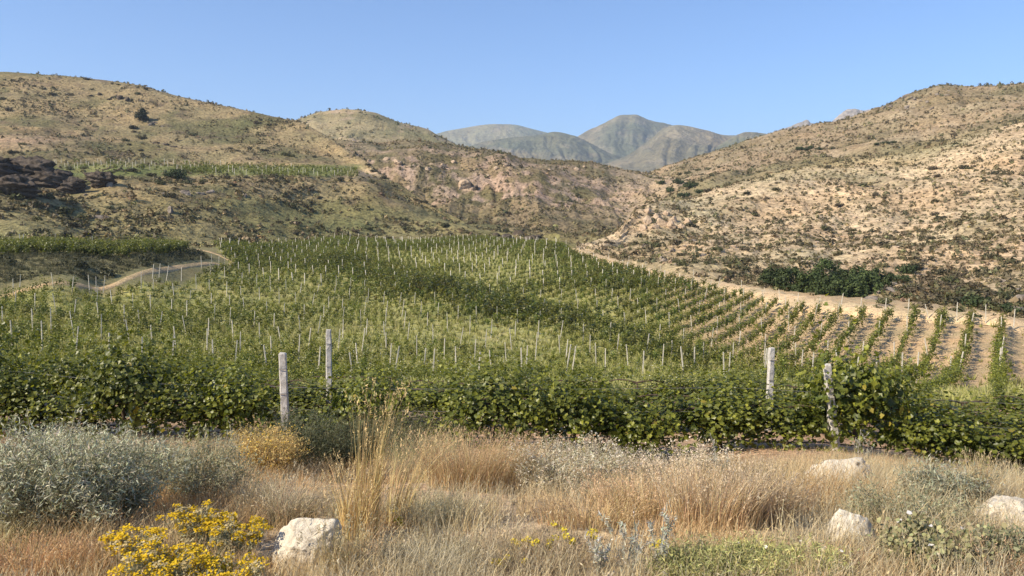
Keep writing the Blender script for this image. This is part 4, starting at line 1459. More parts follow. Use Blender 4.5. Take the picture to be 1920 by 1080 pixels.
# lone dark conifer on the left hill, ravine trees
def tree_geo(rng, h, r, nclump, per, leaf, col, alt, conic=False, z0=0.15):
    a = rng.uniform(0, 6.28, nclump); t = rng.random(nclump)
    z = h * (z0 + (1 - z0) * t)
    prof = (1 - t) ** 0.7 * 1.0 + 0.12 if conic else np.sqrt(np.clip(1 - (2 * t - 0.85) ** 2 * 0.75, 0.05, 1))
    rr = r * prof * np.sqrt(rng.uniform(0.15, 1, nclump))
    c = np.stack([np.cos(a) * rr, np.sin(a) * rr, z], -1)
    cr = r * rng.uniform(0.22, 0.40, nclump)
    dirs = unit(rng.normal(size=(nclump, per, 3)))
    P = (c[:, None] + dirs * cr[:, None, None] * rng.uniform(0.4, 1.05, (nclump, per, 1))).reshape(-1, 3)
    N = dirs.reshape(-1, 3) + rng.normal(0, 0.45, P.shape) + np.array([0, 0, 0.35])
    V, Fc = leaves(P, N, leaf * rng.uniform(0.6, 1.25, len(P)), (DIA_V, DIA_F), rng)
    cc = np.asarray(col) * np.repeat(rng.uniform(0.75, 1.3, (nclump, 1)), per, 0) * rng.uniform(0.8, 1.2, (len(P), 1))
    m = rng.random(len(P)) < 0.2
    cc[m] = np.asarray(alt) * rng.uniform(0.8, 1.2, (m.sum(), 1))
    # trunk with limbs
    tt = np.linspace(0, 1, 6)
    p = np.stack([0.03 * h * np.sin(tt * 4 + rng.uniform(0, 6)), 0.03 * h * np.sin(tt * 3 + rng.uniform(0, 6)), tt * h * 0.8 - 0.2], -1)
    parts = [tube(p, 0.035 * h * (1 - 0.8 * tt), 7) + (np.zeros((1, 3)),)]
    for i in range(7):
        k = rng.uniform(0.25, 0.8); s0 = np.array([np.interp(k, tt, p[:, j]) for j in range(3)])
        aa = rng.uniform(0, 6.28)
        q = s0 + np.stack([np.cos(aa) * tt * r * 0.75, np.sin(aa) * tt * r * 0.75, tt * h * 0.16], -1)
        parts.append(tube(q, 0.014 * h * (1 - 0.8 * tt), 5) + (np.zeros((1, 3)),))
    TV, TF, _ = join(parts)
    return (V, Fc, np.repeat(cc, 4, 0)), (TV, TF)


def tree(P, h, r, label, group=None, nclump=34, per=60, leaf=0.3, col=(0.042, 0.068, 0.022), alt=(0.075, 0.11, 0.035), conic=False, name='tree'):
    (V, Fc, C), (TV, TF) = tree_geo(rng, h, r, nclump, per, leaf, col, alt, conic)
    o = empty(name, tuple(P), rng.uniform(0, 6.28))
    tag(o, label, 'tree', group)
    f = link('crown', make_mesh('crown', V, Fc, M_SHRUB, C), o); f['kind'] = 'stuff'
    link('trunk', make_mesh('trunk', TV, TF, M_BARK, smooth=True), o)
    return o


h = hit(266, 226, ['left_hill'])
tree(h[0] - np.array([0, 0, 0.3]), 22 / F * h[0][1] * 1.0, 12 / F * h[0][1], 'lone dark rounded conifer high on the left hill', None, 40, 60, 0.6, (0.022, 0.030, 0.015), (0.035, 0.045, 0.022), True, 'conifer')

RAV = [(1452, 560, 506, 26, 'leftmost dark green tree of the ravine clump, beside the track'), (1482, 566, 505, 30, 'bushy green tree second from the left in the ravine clump'),
       (1515, 570, 510, 30, 'full green tree left of the tallest ravine tree'), (1548, 566, 489, 26, 'tallest dark green tree of the ravine clump, with narrow pointed top'),
       (1560, 580, 520, 40, 'broad rounded green tree at the front middle of the ravine clump'), (1592, 582, 528, 30, 'rounded green tree in front, right of the broad middle tree'),
       (1622, 576, 512, 34, 'dark green tree right of the middle in the ravine clump'), (1648, 566, 506, 26, 'green tree at the right end of the ravine clump'),
       (1606, 560, 505, 26, 'green tree standing behind the right half of the ravine clump'), (1575, 556, 508, 22, 'small green tree behind the broad middle tree of the ravine')]
for i, (px_, pb, pt, rw, lb) in enumerate(RAV):
    d = [113, 108, 105, 112, 99, 98, 103, 109, 115, 118][i]
    p = unproj(px_, pb, d); top = unproj(px_, pt, d)
    gz = min(float(ground_z(p[0], p[1])), float(p[2]))
    r_ = drop_on(p[0], p[1], 'right_hill_lower')
    if r_ is not None:
        gz = max(float(ground_z(p[0], p[1])), float(r_[2]))
        gz = min(gz, float(p[2]) + 1.0)
    hh = float(top[2]) - gz
    tn = rng.uniform(0.8, 1.4)
    tree(np.array([p[0], p[1], gz - 0.1]), hh, rw / F * d, lb, None, 40, 70, 0.34, (0.045 * tn, 0.062 * tn, 0.020 * tn), (0.09 * tn, 0.115 * tn, 0.035 * tn))
BR = [(1690, 530, 30, 'green'), (1700, 512, 34, 'green'), (1720, 505, 30, 'thorn'), (1670, 545, 26, 'brown'), (1735, 530, 34, 'brown'), (1760, 540, 40, 'brown'), (1780, 530, 36, 'olive'), (1715, 550, 36, 'brown'), (1745, 562, 40, 'brown'),
      (1800, 560, 44, 'olive'), (1830, 575, 44, 'green'), (1860, 580, 40, 'olive'), (1890, 590, 40, 'green'), (1775, 570, 40, 'thorn'), (1690, 560, 34, 'olive'), (1660, 570, 30, 'olive'), (1640, 585, 30, 'olive'), (1800, 590, 36, 'olive'),
      (1730, 580, 34, 'brown'), (1850, 555, 36, 'thorn'), (1885, 560, 34, 'olive'), (1910, 580, 36, 'olive'), (1765, 515, 30, 'thorn'), (1815, 540, 30, 'brown'), (1705, 585, 26, 'olive'), (1760, 592, 26, 'brown'), (1870, 602, 30, 'olive'), (1825, 600, 26, 'green')]
for a in BR:
    spot(a[3], a[0], a[1], a[2] * 1.3, {'green': 'dark green', 'thorn': 'dark thorny', 'brown': 'brownish', 'olive': 'olive green'}[a[3]] + ' bush in the scrub right of the ravine trees, below the sandy hillside', a[3] + ' scrub right of the ravine trees', 0.95)

# tiny tufts everywhere on the hills (nobody could count them)
def dome_tuft(rng, n, leaf, flat, col, alt):
    dirs = unit(rng.normal(size=(n, 3))); dirs[:, 2] = np.abs(dirs[:, 2])
    P = dirs * rng.uniform(0.5, 1.0, (n, 1)) * np.array([0.8, 0.8, flat * 1.5])
    V, Fc = leaves(P, dirs + rng.normal(0, 0.5, P.shape), leaf, (TRI_V, TRI_F), rng)
    c = np.where(rng.random((n, 1)) < 0.35, np.asarray(alt), np.asarray(col)) * rng.uniform(0.8, 1.2, (n, 1))
    return V, Fc, np.repeat(c, 3, 0)


T_OL = [dome_tuft(rng, 16, 0.72, 0.75, (0.15, 0.125, 0.06), (0.25, 0.205, 0.11)) for _ in range(5)]
T_DK = [dome_tuft(rng, 16, 0.72, 0.75, (0.095, 0.085, 0.042), (0.16, 0.13, 0.07)) for _ in range(5)]
T_ST = [dome_tuft(rng, 12, 0.9, 0.7, (0.27, 0.215, 0.105), (0.36, 0.285, 0.145)) for _ in range(5)]


def tufts(name, loftn, n, smin, smax, mix, label, weight=None, power=1.2, vmin=0.02, clump=1.0):
    w0 = weight
    weight = lambda x, y, z, px, py, v: (1.0 if w0 is None else w0(x, y, z, px, py, v)) * np.clip(0.8 + clump * (1.3 * fbm(x / 17, y / 17, 4, 411) + 0.9 * fbm(x / 5, y / 5, 2, 412)), 0.06, 3)
    P = scatter_loft(loftn, n, rng, power, vmin, 1.0, weight)
    T = T_OL + T_DK + T_ST
    sz_v = rng.uniform(0.75, 1.3, (len(P), 1))
    w = rng.choice(3, len(P), p=mix) * 5 + rng.integers(0, 5, len(P))
    sc = smin + (smax - smin) * rng.random(len(P)) ** 2.6
    big = rng.random(len(P)) < 0.035
    sc = np.where(big, smax * rng.uniform(1.0, 1.7, len(P)), sc)
    w = np.where(big & (w >= 10), w - 5, w)
    P[:, 2] -= sc * 0.1
    V, Fc, C = place_templates(T, w, P, rng.uniform(0, 6.28, len(P)), sc, sz_v * np.ones((1, 3)) * (1 + rng.normal(0, 0.06, (len(P), 3))), rng.uniform(0.7, 1.25, len(P)))
    tag(link(name, make_mesh(name, V, Fc, M_SHRUB, C)), label, 'tufts', None, 'stuff')


tufts('hillside_tufts', 'right_hill_lower', 13500, 0.18, 0.72, [0.5, 0.34, 0.16], 'countless small dry tufts dotting the sandy right hillside', None, 1.3, clump=0.45)
tufts('hillside_tufts', 'right_hill_upper', 5200, 0.35, 1.05, [0.45, 0.35, 0.2], 'countless small tufts dotting the upper right hill', None, 1.3, 0.2, clump=0.6)
tufts('hillside_tufts', 'left_hill', 11500, 0.22, 0.9, [0.42, 0.26, 0.32], 'countless small grass tufts and scrub covering the left hill', lambda x, y, z, px, py, v: np.where((py > 300) & (py < 332) & (px > 70) & (px < 670), 0.15, 1) * np.clip(0.7 + 1.2 * fbm(x / 20, y / 20, 3, 311), 0.1, 2), 1.3)
tufts('hillside_tufts', 'middle_slope', 8500, 0.28, 0.95, [0.5, 0.35, 0.15], 'countless small tufts covering the eroded middle slope', None, 1.2, 0.1)
tufts('hillside_tufts', 'middle_hill', 700, 0.6, 1.8, [0.4, 0.45, 0.15], 'small tufts dotting the rounded hill behind', None, 1.3, 0.3)

# rocks on the hills
ROCKM = {}
for nm, mt in (('boulder', M_BOULDER), ('sand', M_SAND), ('shade_dark', M_SHADE_ROCK), ('lime', M_LIME)):
    ROCKM[nm] = []
    for i in range(6):
        V, Fc = rock_geo(rng, 4, rng.uniform(0.7, 0.95), 9, 0.13, i + 3, strata=0.35)
        ROCKM[nm].append(make_mesh(nm + '_rock', V, Fc, mt))


def rock(kind, px, py, wpx, label, group=None, zs=1.0, surf=None, name='boulder', cat='boulder'):
    h = hit(px, py, surf)
    if h is None:
        return
    s = wpx / 2 / F * h[0][1]
    o = link(name, ROCKM[kind][int(rng.integers(6))], None, tuple(h[0] + np.array([0, 0.25 * s, -0.10 * s])), rng.uniform(0, 6.28))
    o.scale = (s, s, s * zs)
    tag(o, label, cat, group)
    return o


# dark outcrop at the left edge: crags whose dark colour carries their shade
def crag(px, py, wpx, hpx, seed, label, mat, dep=0.6):
    h = hit(px, py, ['left_hill'])
    r2 = np.random.default_rng(seed)
    V, Fc = rock_geo(r2, 5, 1.0, 12, 0.22, seed, 1.0, 1.0, 0.45, 0.85, 0.45)
    mn, mx = V.min(0), V.max(0)
    w = wpx / F * h[0][1]; hh = hpx / F * h[0][1]
    V = (V - (mn + mx) / 2) / (mx - mn) * np.array([w, w * dep, hh * 1.5])
    V[:, 2] += hh * 0.3
    o = link('rock_outcrop', make_mesh('rock_outcrop', V, Fc, mat), None, tuple(h[0]), r2.uniform(-0.3, 0.3))
    tag(o, label, 'rock outcrop')


crag(-30, 345, 150, 54, 1, 'largest shade-darkened crag of the outcrop, cut by the left edge', M_SHADE_ROCK)
crag(48, 341, 120, 48, 2, 'broad shade-darkened crag right of the largest one in the left outcrop', M_SHADE_ROCK)
crag(100, 348, 100, 34, 3, 'lower shade-darkened crag in the middle of the left outcrop', M_SHADE_ROCK)
crag(30, 366, 110, 40, 4, 'shade-darkened crag at the foot of the left outcrop, among bushes', M_SHADE_ROCK)
crag(190, 350, 64, 28, 8, 'shade-darkened crag behind the pale boulders right of the left outcrop', M_SHADE_ROCK)
crag(132, 362, 58, 30, 6, 'small shade-darkened crag just left of the pale craggy boulder', M_SHADE_ROCK)
rock('boulder', 147, 352, 36, 'pale grey craggy boulder at the right end of the dark outcrop', None, 1.1, ['left_hill'])
rock('boulder', 160, 366, 24, 'flat pale boulder just below the craggy grey boulder by the dark outcrop', None, 0.5, ['left_hill'])
rock('boulder', 187, 345, 30, 'grey boulder right of the craggy boulder by the dark outcrop', None, 0.9, ['left_hill'])
rock('boulder', 205, 350, 26, 'grey lichened boulder farthest right of the outcrop boulders', None, 0.9, ['left_hill'])
rock('boulder', 187, 409, 38, 'long flat tan rock low on the left slope above the terrace vines', None, 0.5, ['left_hill'])
rock('boulder', 318, 399, 22, 'upright grey boulder standing alone mid slope on the left', None, 1.5, ['left_hill'])
rock('boulder', 345, 363, 34, 'slanted slab of pale rock left of the short row of ledge rocks', None, 0.6, ['left_hill'])
rock('boulder', 372, 362, 22, 'pale rock in the middle of the short row of ledge rocks', None, 0.7, ['left_hill'])
rock('boulder', 393, 360, 22, 'pale rock at the right of the short row of ledge rocks', None, 0.7, ['left_hill'])
rock('boulder', 308, 364, 18, 'small pale rock left of the slanted slab on the left slope', None, 0.7, ['left_hill'])
rock('boulder', 458, 368, 16, 'rounded grey boulder right of the ledge rocks on the left slope', None, 1.0, ['left_hill'])
for i, (a, b_, c_) in enumerate(((283, 234, 22), (300, 237, 16), (290, 230, 12), (225, 185, 20), (240, 188, 24), (215, 182, 18), (265, 190, 16), (205, 186, 14), (170, 180, 16), (185, 178, 14), (310, 272, 18), (292, 269, 14), (325, 276, 14))):
    rock('shade_dark' if i > 2 else 'boulder', a, b_, c_, 'small grey rock in the broken ledges high on the left hill', 'ledge rocks high on the left hill', 0.7, ['left_hill'])
rock('sand', 872, 352, 34, 'large pale cream crag standing out on the middle slope', None, 1.05, ['middle_slope'], 'rock_outcrop', 'rock outcrop')
rock('shade_dark', 893, 356, 18, 'dark rock standing for the shaded right side of the cream crag', None, 1.0, ['middle_slope'], 'rock_outcrop', 'rock outcrop')  # dark-coloured rock added as the crag's shaded side
for i, (a, b_, c_) in enumerate(((745, 306, 40), (770, 312, 34), (800, 318, 32), (725, 300, 26), (830, 312, 28), (850, 305, 22), (690, 303, 26), (930, 318, 30), (950, 312, 26), (965, 325, 22), (915, 330, 20), (1080, 318, 22), (1095, 314, 18), (1030, 320, 16))):
    rock('sand', a, b_, c_ * 0.62, 'pinkish eroded crag along the top of the middle slope', 'eroded crags of the middle slope', 0.8, ['middle_slope'], 'rock_outcrop', 'rock outcrop')
for i, (a, b_, c_) in enumerate(((950, 446, 36), (975, 443, 40), (1000, 449, 40), (1022, 455, 26), (930, 444, 22), (985, 452, 34))):  # shade of the steep face, put into the dark rock colour
    rock('shade_dark', a, b_, c_, 'shade-darkened rock face at the far edge of the vineyard, at the foot of the spur', 'shade-darkened rock face behind the far vines', 0.75, ['left_hill'], 'rock_outcrop', 'rock outcrop')
for i, (a, b_, c_) in enumerate(((1222, 428, 28), (1240, 424, 30), (1258, 428, 28), (1213, 418, 24), (1275, 428, 26), (1235, 412, 26), (1262, 415, 24), (1205, 430, 22), (1250, 402, 22), (1290, 420, 20), (1215, 400, 18))):
    rock('sand', a, b_, c_, 'cream coloured crag of the sandy cliff at the valley mouth', 'crags of the sandy cliff', 1.25, ['right_hill_lower'], 'rock_outcrop', 'rock outcrop')
for i, (a, b_, c_) in enumerate(((1272, 455, 18), (1286, 452, 20), (1300, 453, 16), (1262, 472, 22), (1318, 480, 24), (1335, 486, 20), (1250, 490, 24), (1268, 496, 18), (1240, 484, 14), (1332, 480, 16), (1210, 462, 14), (1285, 462, 12))):
    rock('boulder', a, b_, c_, 'grey boulder on the dry bank between the track and the sandy cliff', 'boulders on the dry bank', 0.8)
for i, (a, b_, c_) in enumerate(((1665, 550, 40), (1640, 562, 34), (1650, 575, 40), (1672, 535, 30), (1905, 585, 50), (1915, 565, 40), (1780, 552, 26), (1880, 530, 26), (1900, 545, 30))):
    rock('boulder', a, b_, c_, 'tan lichened boulder among the scrub right of the ravine trees', 'boulders in the scrub', 0.85)
for i in range(40):
    a, b_ = rng.uniform(1330, 1920), rng.uniform(400, 500)
    rock('sand', a, b_, rng.uniform(8, 18), 'small cream ledge rock on the lower part of the sandy right hillside', 'ledge rocks of the sandy hillside', 0.5, ['right_hill_lower'], 'ledge_rock', 'rock')
for i in range(26):
    a, b_ = rng.uniform(1650, 1780), rng.uniform(168, 205)
    rock('boulder', a, b_, rng.uniform(7, 15), 'grey rock in the stony patch near the top of the right hill', 'stony patch on the right hill', 0.8, ['right_hill_upper'], 'ledge_rock', 'rock')
# ------------------------------------------------------------------ foreground bank: dry grass, shrubs, flowers and rocks
rng = np.random.default_rng(77)


def gpt(px, py):
    h = hit(px, py, ['ground'])
    return h[0]


def local_roots(base, xy):
    z = ground_z(base[0] + xy[:, 0], base[1] + xy[:, 1]) - base[2]
    return np.concatenate([xy, z[:, None]], 1)


# carpet of dry grass
nt_ = 16000
d = np.exp(rng.uniform(np.log(2.7), np.log(11.6), nt_)); u = rng.uniform(-0.86, 0.86, nt_)
cx, cy = u * d, d
cy = cy - 0.05 * cx * (d / 10)
dens = 0.55 + 0.9 * fbm(cx / 0.9, cy / 0.9, 3, 401)
bare = np.exp(-((cx - 0.0) / 0.9) ** 2 - ((cy - 5.6) / 0.7) ** 2) + 0.7 * np.exp(-((cx + 1.2) / 0.7) ** 2 - ((cy - 6.2) / 0.8) ** 2)
m = rng.random(nt_) < np.clip(dens - 0.7 * bare, 0.06, 1)
cx, cy = cx[m], cy[m]
nb = 13
hn = 0.16 + 0.17 * fbm(cx / 1.7, cy / 1.7, 3, 402) + 0.05
X_ = np.repeat(cx, nb) + rng.normal(0, 0.045, len(cx) * nb); Y_ = np.repeat(cy, nb) + rng.normal(0, 0.045, len(cx) * nb)
P = np.stack([X_, Y_, ground_z(X_, Y_) - 0.01], -1)
hh = np.repeat(np.clip(hn, 0.07, 0.4), nb) * rng.uniform(0.4, 1.25, len(P))
lean = rng.normal(0, 0.38, (len(P), 2)) + np.array([0.12, 0.0])
short = hh < np.median(hh)
P = np.concatenate([P[short], P[~short]]); lean = np.concatenate([lean[short], lean[~short]]); reo = np.concatenate([np.where(short)[0], np.where(~short)[0]]); hh = hh[reo]
ns_ = int(short.sum())
V, Fc, tips = blades(P[:ns_], hh[:ns_], lean[:ns_], rng.uniform(0.003, 0.0065, ns_), rng, 1)
V2, F2, tips2 = blades(P[ns_:], hh[ns_:], lean[ns_:], rng.uniform(0.0025, 0.006, len(P) - ns_), rng, 2)
V = np.concatenate([V, V2]); Fc = np.concatenate([Fc, F2 + ns_ * 4]); tips = np.concatenate([tips, tips2])
tone = np.repeat(fbm(cx / 1.3, cy / 1.3, 3, 403) + rng.normal(0, 0.25, len(cx)), nb)[reo]
c = mix3(np.broadcast_to(np.array([0.76, 0.59, 0.33]), (len(P), 3)), np.array([0.72, 0.475, 0.245]), sstep(-0.1, 0.5, tone))
c = mix3(c, np.array([0.66, 0.58, 0.40]), 1 - sstep(-0.55, -0.1, tone))
gr = np.repeat(sstep(0.15, 0.45, fbm(cx / 1.1, cy / 1.1, 3, 404)), nb)[reo]
c = mix3(c, np.array([0.34, 0.33, 0.15]), gr * 0.5)
c = np.clip(c * rng.uniform(0.5, 1.3, (len(P), 1)), 0, 0.85)
tag(link('dry_grass', make_mesh('dry_grass', V, Fc, M_DRY, np.concatenate([np.repeat(c[:ns_], 4, 0), np.repeat(c[ns_:], 6, 0)]))), 'dry straw coloured grass covering the roadside bank', 'grass', None, 'stuff')
# drooping seed heads on part of the carpet
s = rng.random(len(P)) < 0.16
V, Fc = leaves(tips[s], rng.normal(size=(s.sum(), 3)), rng.uniform(0.010, 0.022, s.sum()), (DIA_V * np.array([0.5, 1.1, 1]), DIA_F), rng, rng.normal(0, 0.5, (s.sum(), 3)) + np.array([0, 0, 1.0]))
tag(link('grass_seed_heads', make_mesh('grass_seed_heads', V, Fc, M_DRY, np.repeat(c[s] * 1.1, 4, 0))), 'pale seed heads of the dry grass on the bank', 'grass', None, 'stuff')
# litter and pebbles between the grass
n = 9000
d = np.exp(rng.uniform(np.log(2.8), np.log(13.5), n)); u = rng.uniform(-0.85, 0.85, n)
P = np.stack([u * d, d, ground_z(u * d, d) + 0.008], -1)
V, Fc = leaves(P, np.array([[0, 0, 1.0]]) + rng.normal(0, 0.35, P.shape), rng.uniform(0.012, 0.045, n), (DIA_V * np.array([0.8, 1.2, 1]), DIA_F), rng)
c = np.array([0.42, 0.31, 0.20])[None] * rng.uniform(0.45, 1.35, (n, 1))
tag(link('dead_leaf_litter', make_mesh('dead_leaf_litter', V, Fc, M_DRY, np.repeat(c, 4, 0))), 'dead leaves and straw bits littering the bank', 'litter', None, 'stuff')
n = 2600
d = np.exp(rng.uniform(np.log(2.8), np.log(15), n)); u = rng.uniform(-0.85, 0.85, n)
P = np.stack([u * d, d, ground_z(u * d, d)], -1)
V, Fc, C = place_templates(CLOD, rng.integers(0, 5, n), P, rng.uniform(0, 6.28, n), 0.008 + 0.04 * rng.random(n) ** 3)
tag(link('pebbles', make_mesh('pebbles', V, Fc, M_SAND)), 'small tan pebbles and clods on the bank', 'pebbles', None, 'stuff')


def tussock(px, py, wpx, hpx, n, col, label, group=None, spread=0.5, upright=0.25, w=0.004, seeds=0.5, seedcol=None, lean0=(0.0, 0.0), name='grass_tussock', cat='grass tussock', seed_len=0.020, yscale=0.6, nseg=3):
    b = gpt(px, py); d = b[1]
    R = wpx / 2 / F * d; Hh = hpx / F * d
    a = rng.uniform(0, 6.28, n); r = np.sqrt(rng.random(n)) * R * spread
    xy = np.stack([np.cos(a) * r, np.sin(a) * r * yscale], -1)
    Pl = local_roots(b, xy); Pl[:, 2] -= 0.02
    h = Hh * rng.uniform(0.45, 1.0, n) ** 0.8
    out = np.stack([np.cos(a), np.sin(a)], -1) * (rng.uniform(0.2, 1.0, n) * (R * (1 - spread * 0.6)) / Hh)[:, None]
    lean = out + rng.normal(0, upright, (n, 2)) + np.array(lean0)
    V, Fc, tips = blades(Pl, h, lean, w * rng.uniform(0.7, 1.6, n), rng, nseg)
    c = np.clip(np.asarray(col)[None] * 1.15 * rng.uniform(0.45, 1.35, (n, 1)) * (1 + rng.normal(0, 0.05, (n, 3))), 0, 0.85)
    o = empty(name, tuple(b))
    tag(o, label, cat, group)
    f = link('blades', make_mesh('blades', V, Fc, M_DRY, np.repeat(c, 2 * (nseg + 1), 0)), o); f['kind'] = 'stuff'
    if seeds > 0:
        s = rng.random(n) < seeds
        k = s.sum()
        tp = np.repeat(tips[s], 4, 0)
        tp = tp - np.concatenate([np.repeat(lean[s], 4, 0) * 0.5, np.ones((k * 4, 1))], 1) * (np.tile(np.arange(4), k) * seed_len * 0.5)[:, None] + rng.normal(0, seed_len * 0.12, (k * 4, 3))
        tg = np.repeat(np.concatenate([lean[s], np.ones((k, 1))], 1), 4, 0) + rng.normal(0, 0.4, (k * 4, 3))
        SV, SF = leaves(tp, rng.normal(size=tp.shape), seed_len * rng.uniform(0.6, 1.1, len(tp)), (DIA_V * np.array([0.45, 1.0, 1]), DIA_F), rng, tg)
        sc = np.asarray(seedcol if seedcol is not None else col)[None] * rng.uniform(0.8, 1.3, (len(tp), 1))
        f = link('seed_heads', make_mesh('seed_heads', SV, SF, M_DRY, np.repeat(sc, 4, 0)), o); f['kind'] = 'stuff'
    return o


def stem_bush(px, py, wpx, hpx, n, label, group=None, leaf=0.02, per=26, col=(0.20, 0.215, 0.15), tipcol=None, stemcol=(0.22, 0.19, 0.12), tmpl=(DIA_V, DIA_F), start=0.25, spread=0.3, name='shrub', cat='shrub',
              twigs=3, droop=0.2, flowers=0, fcol=(0.6, 0.5, 0.1), fsize=0.012, jit=0.03, mat=None, wob=0.09):
    b = gpt(px, py); d = b[1]
    R = wpx / 2 / F * d; Hh = hpx / F * d
    a = rng.uniform(0, 6.28, n); r = np.sqrt(rng.random(n)) * R * spread
    xy = np.stack([np.cos(a) * r, np.sin(a) * r * 0.7], -1)
    B = local_roots(b, xy)
    k = rng.uniform(0.0, 1.0, n) ** 0.6
    d0 = unit(np.stack([np.cos(a) * k * R / Hh * 1.1, np.sin(a) * k * R / Hh * 0.9, np.full(n, 0.95)], -1))
    L = Hh * rng.uniform(0.65, 1.12, n) * (1.0 + 0.2 * k)
    npts = 8
    Cn = canes(B, d0, L, droop, npts, rng, wob)
    full = np.concatenate([B[:, None], Cn], 1)
    # side twigs
    allc = [full]
    if twigs:
        i0 = rng.integers(3, npts - 1, (n, twigs))
        st = full[np.arange(n)[:, None], i0].reshape(-1, 3)
        dd = unit(np.repeat(d0, twigs, 0) + rng.normal(0, 0.6, (n * twigs, 3)))
        tw = canes(st, dd, np.repeat(L, twigs) * 0.33 * rng.uniform(0.6, 1.2, n * twigs), 0.0, npts, rng, wob)
        allc.append(np.concatenate([st[:, None], tw], 1))
    A = np.concatenate(allc)
    # thin ribbons for stems
    nn = len(A)
    ww = (0.0035 * (1 - 0.6 * np.linspace(0, 1, npts + 1)))[None, :, None]
    an = rng.uniform(0, 3.14, nn); wd = np.stack([np.cos(an), np.sin(an), an * 0], -1)[:, None]
    VV = np.stack([A - wd * ww, A + wd * ww], 2).reshape(-1, 3)
    q = np.array([[2 * i, 2 * i + 1, 2 * i + 3, 2 * i + 2] for i in range(npts)])
    Fs = (q[None] + (np.arange(nn) * (2 * (npts + 1)))[:, None, None]).reshape(-1, 4)
    sc = np.asarray(stemcol)[None] * rng.uniform(0.7, 1.3, (nn, 1))
    o = empty(name, tuple(b))
    tag(o, label, cat, group)
    f = link('stems', make_mesh('stems', VV, Fs, M_DRY, np.repeat(sc, 2 * (npts + 1), 0)), o); f['kind'] = 'stuff'
    # leaves along stems
    m1 = len(full)
    ii = rng.integers(0, nn, nn * per // 2 * 2)
    tt = start + (1 - start) * rng.random(len(ii))
    tt = np.where(ii >= m1, rng.random(len(ii)), tt)
    fi = tt * npts; i0 = np.clip(fi.astype(int), 0, npts - 1); fr = (fi - i0)[:, None]
    P = A[ii, i0] * (1 - fr) + A[ii, i0 + 1] * fr + rng.normal(0, jit, (len(ii), 3))
    tgv = unit(A[ii, i0 + 1] - A[ii, i0]) + rng.normal(0, 0.7, (len(ii), 3))
    N = rng.normal(0, 1, P.shape) + np.array([-0.2, -0.2, 0.7])
    LV, LF = leaves(P, N, leaf * rng.uniform(0.6, 1.3, len(P)), tmpl, rng, tgv)
    base = np.asarray(col); tc = np.asarray(tipcol if tipcol is not None else col)
    cc = base[None] + (tc - base)[None] * (tt ** 2)[:, None]
    cc = cc * rng.uniform(0.65, 1.3, (len(P), 1)) * (1 + rng.normal(0, 0.05, (len(P), 3)))
    f = link('foliage', make_mesh('foliage', LV, LF, mat or M_SHRUB, np.repeat(cc, len(tmpl[0]), 0)), o); f['kind'] = 'stuff'
    if flowers:
        tips = A[:, -1][rng.integers(0, nn, flowers)]
        P = tips + rng.normal(0, fsize * 1.2, tips.shape)
        FV, FF = leaves(P, rng.normal(0, 0.4, P.shape) + np.array([-0.2, -0.3, 1]), fsize * rng.uniform(0.6, 1.3, len(P)), (HEX_V, HEX_F), rng)
        fc = np.asarray(fcol)[None] * rng.uniform(0.75, 1.2, (len(P), 1))
        f = link('flowers', make_mesh('flowers', FV, FF, M_PETAL, np.repeat(fc, 5, 0)), o); f['kind'] = 'stuff'
    return o


GREY = (0.345, 0.335, 0.205); GREYT = (0.56, 0.54, 0.38)
LONG = (TRI_V * np.array([0.40, 1.4, 1]), TRI_F)
# grey sage at left
stem_bush(95, 1005, 270, 195, 105, 'big silvery grey sage bush at the left edge of the bank', None, 0.024, 62, GREY, GREYT, tmpl=LONG, spread=0.6, wob=0.13)
stem_bush(205, 985, 130, 140, 40, 'silvery grey sage bush right of the biggest sage, behind the yellow flowers', None, 0.023, 58, GREY, GREYT, tmpl=LONG, spread=0.55, wob=0.13)
stem_bush(20, 900, 190, 90, 55, 'silvery sage bush farther back at the left edge', None, 0.024, 50, GREY, GREYT, tmpl=LONG, spread=0.55, wob=0.13)
stem_bush(160, 880, 170, 90, 50, 'tall sage with silvery spikes against the vines at left', None, 0.024, 50, GREY, GREYT, tmpl=LONG, spread=0.55, wob=0.13)
# pale wispy shrubs
stem_bush(365, 940, 180, 115, 120, 'pale wispy grey green shrub between the sage and the golden dome bush', None, 0.020, 26, (0.30, 0.285, 0.17), (0.42, 0.40, 0.26), tmpl=LONG, spread=0.6, stemcol=(0.40, 0.33, 0.19))
stem_bush(300, 905, 120, 70, 60, 'small grey green wispy shrub behind the sage', None, 0.022, 24, (0.24, 0.235, 0.14), (0.36, 0.35, 0.22), tmpl=LONG, spread=0.6, stemcol=(0.40, 0.33, 0.19))
# golden dome and green broom
stem_bush(507, 890, 88, 78, 130, 'rounded golden yellow dome shaped bush at the foot of the left post', None, 0.020, 24, (0.46, 0.34, 0.15), (0.64, 0.46, 0.16), tmpl=LONG, spread=0.6, stemcol=(0.50, 0.37, 0.18), flowers=420, fcol=(0.70, 0.47, 0.08), fsize=0.014)
stem_bush(615, 892, 200, 122, 170, 'dull green broom bush right of the golden dome bush', None, 0.026, 30, (0.085, 0.092, 0.045), (0.16, 0.165, 0.085), tmpl=LONG, spread=0.6, stemcol=(0.13, 0.12, 0.06))
stem_bush(735, 862, 130, 90, 90, 'dark green twiggy bush behind the tall golden stalks', None, 0.028, 28, (0.09, 0.09, 0.045), (0.19, 0.18, 0.085), tmpl=LONG, spread=0.6, stemcol=(0.16, 0.14, 0.07))
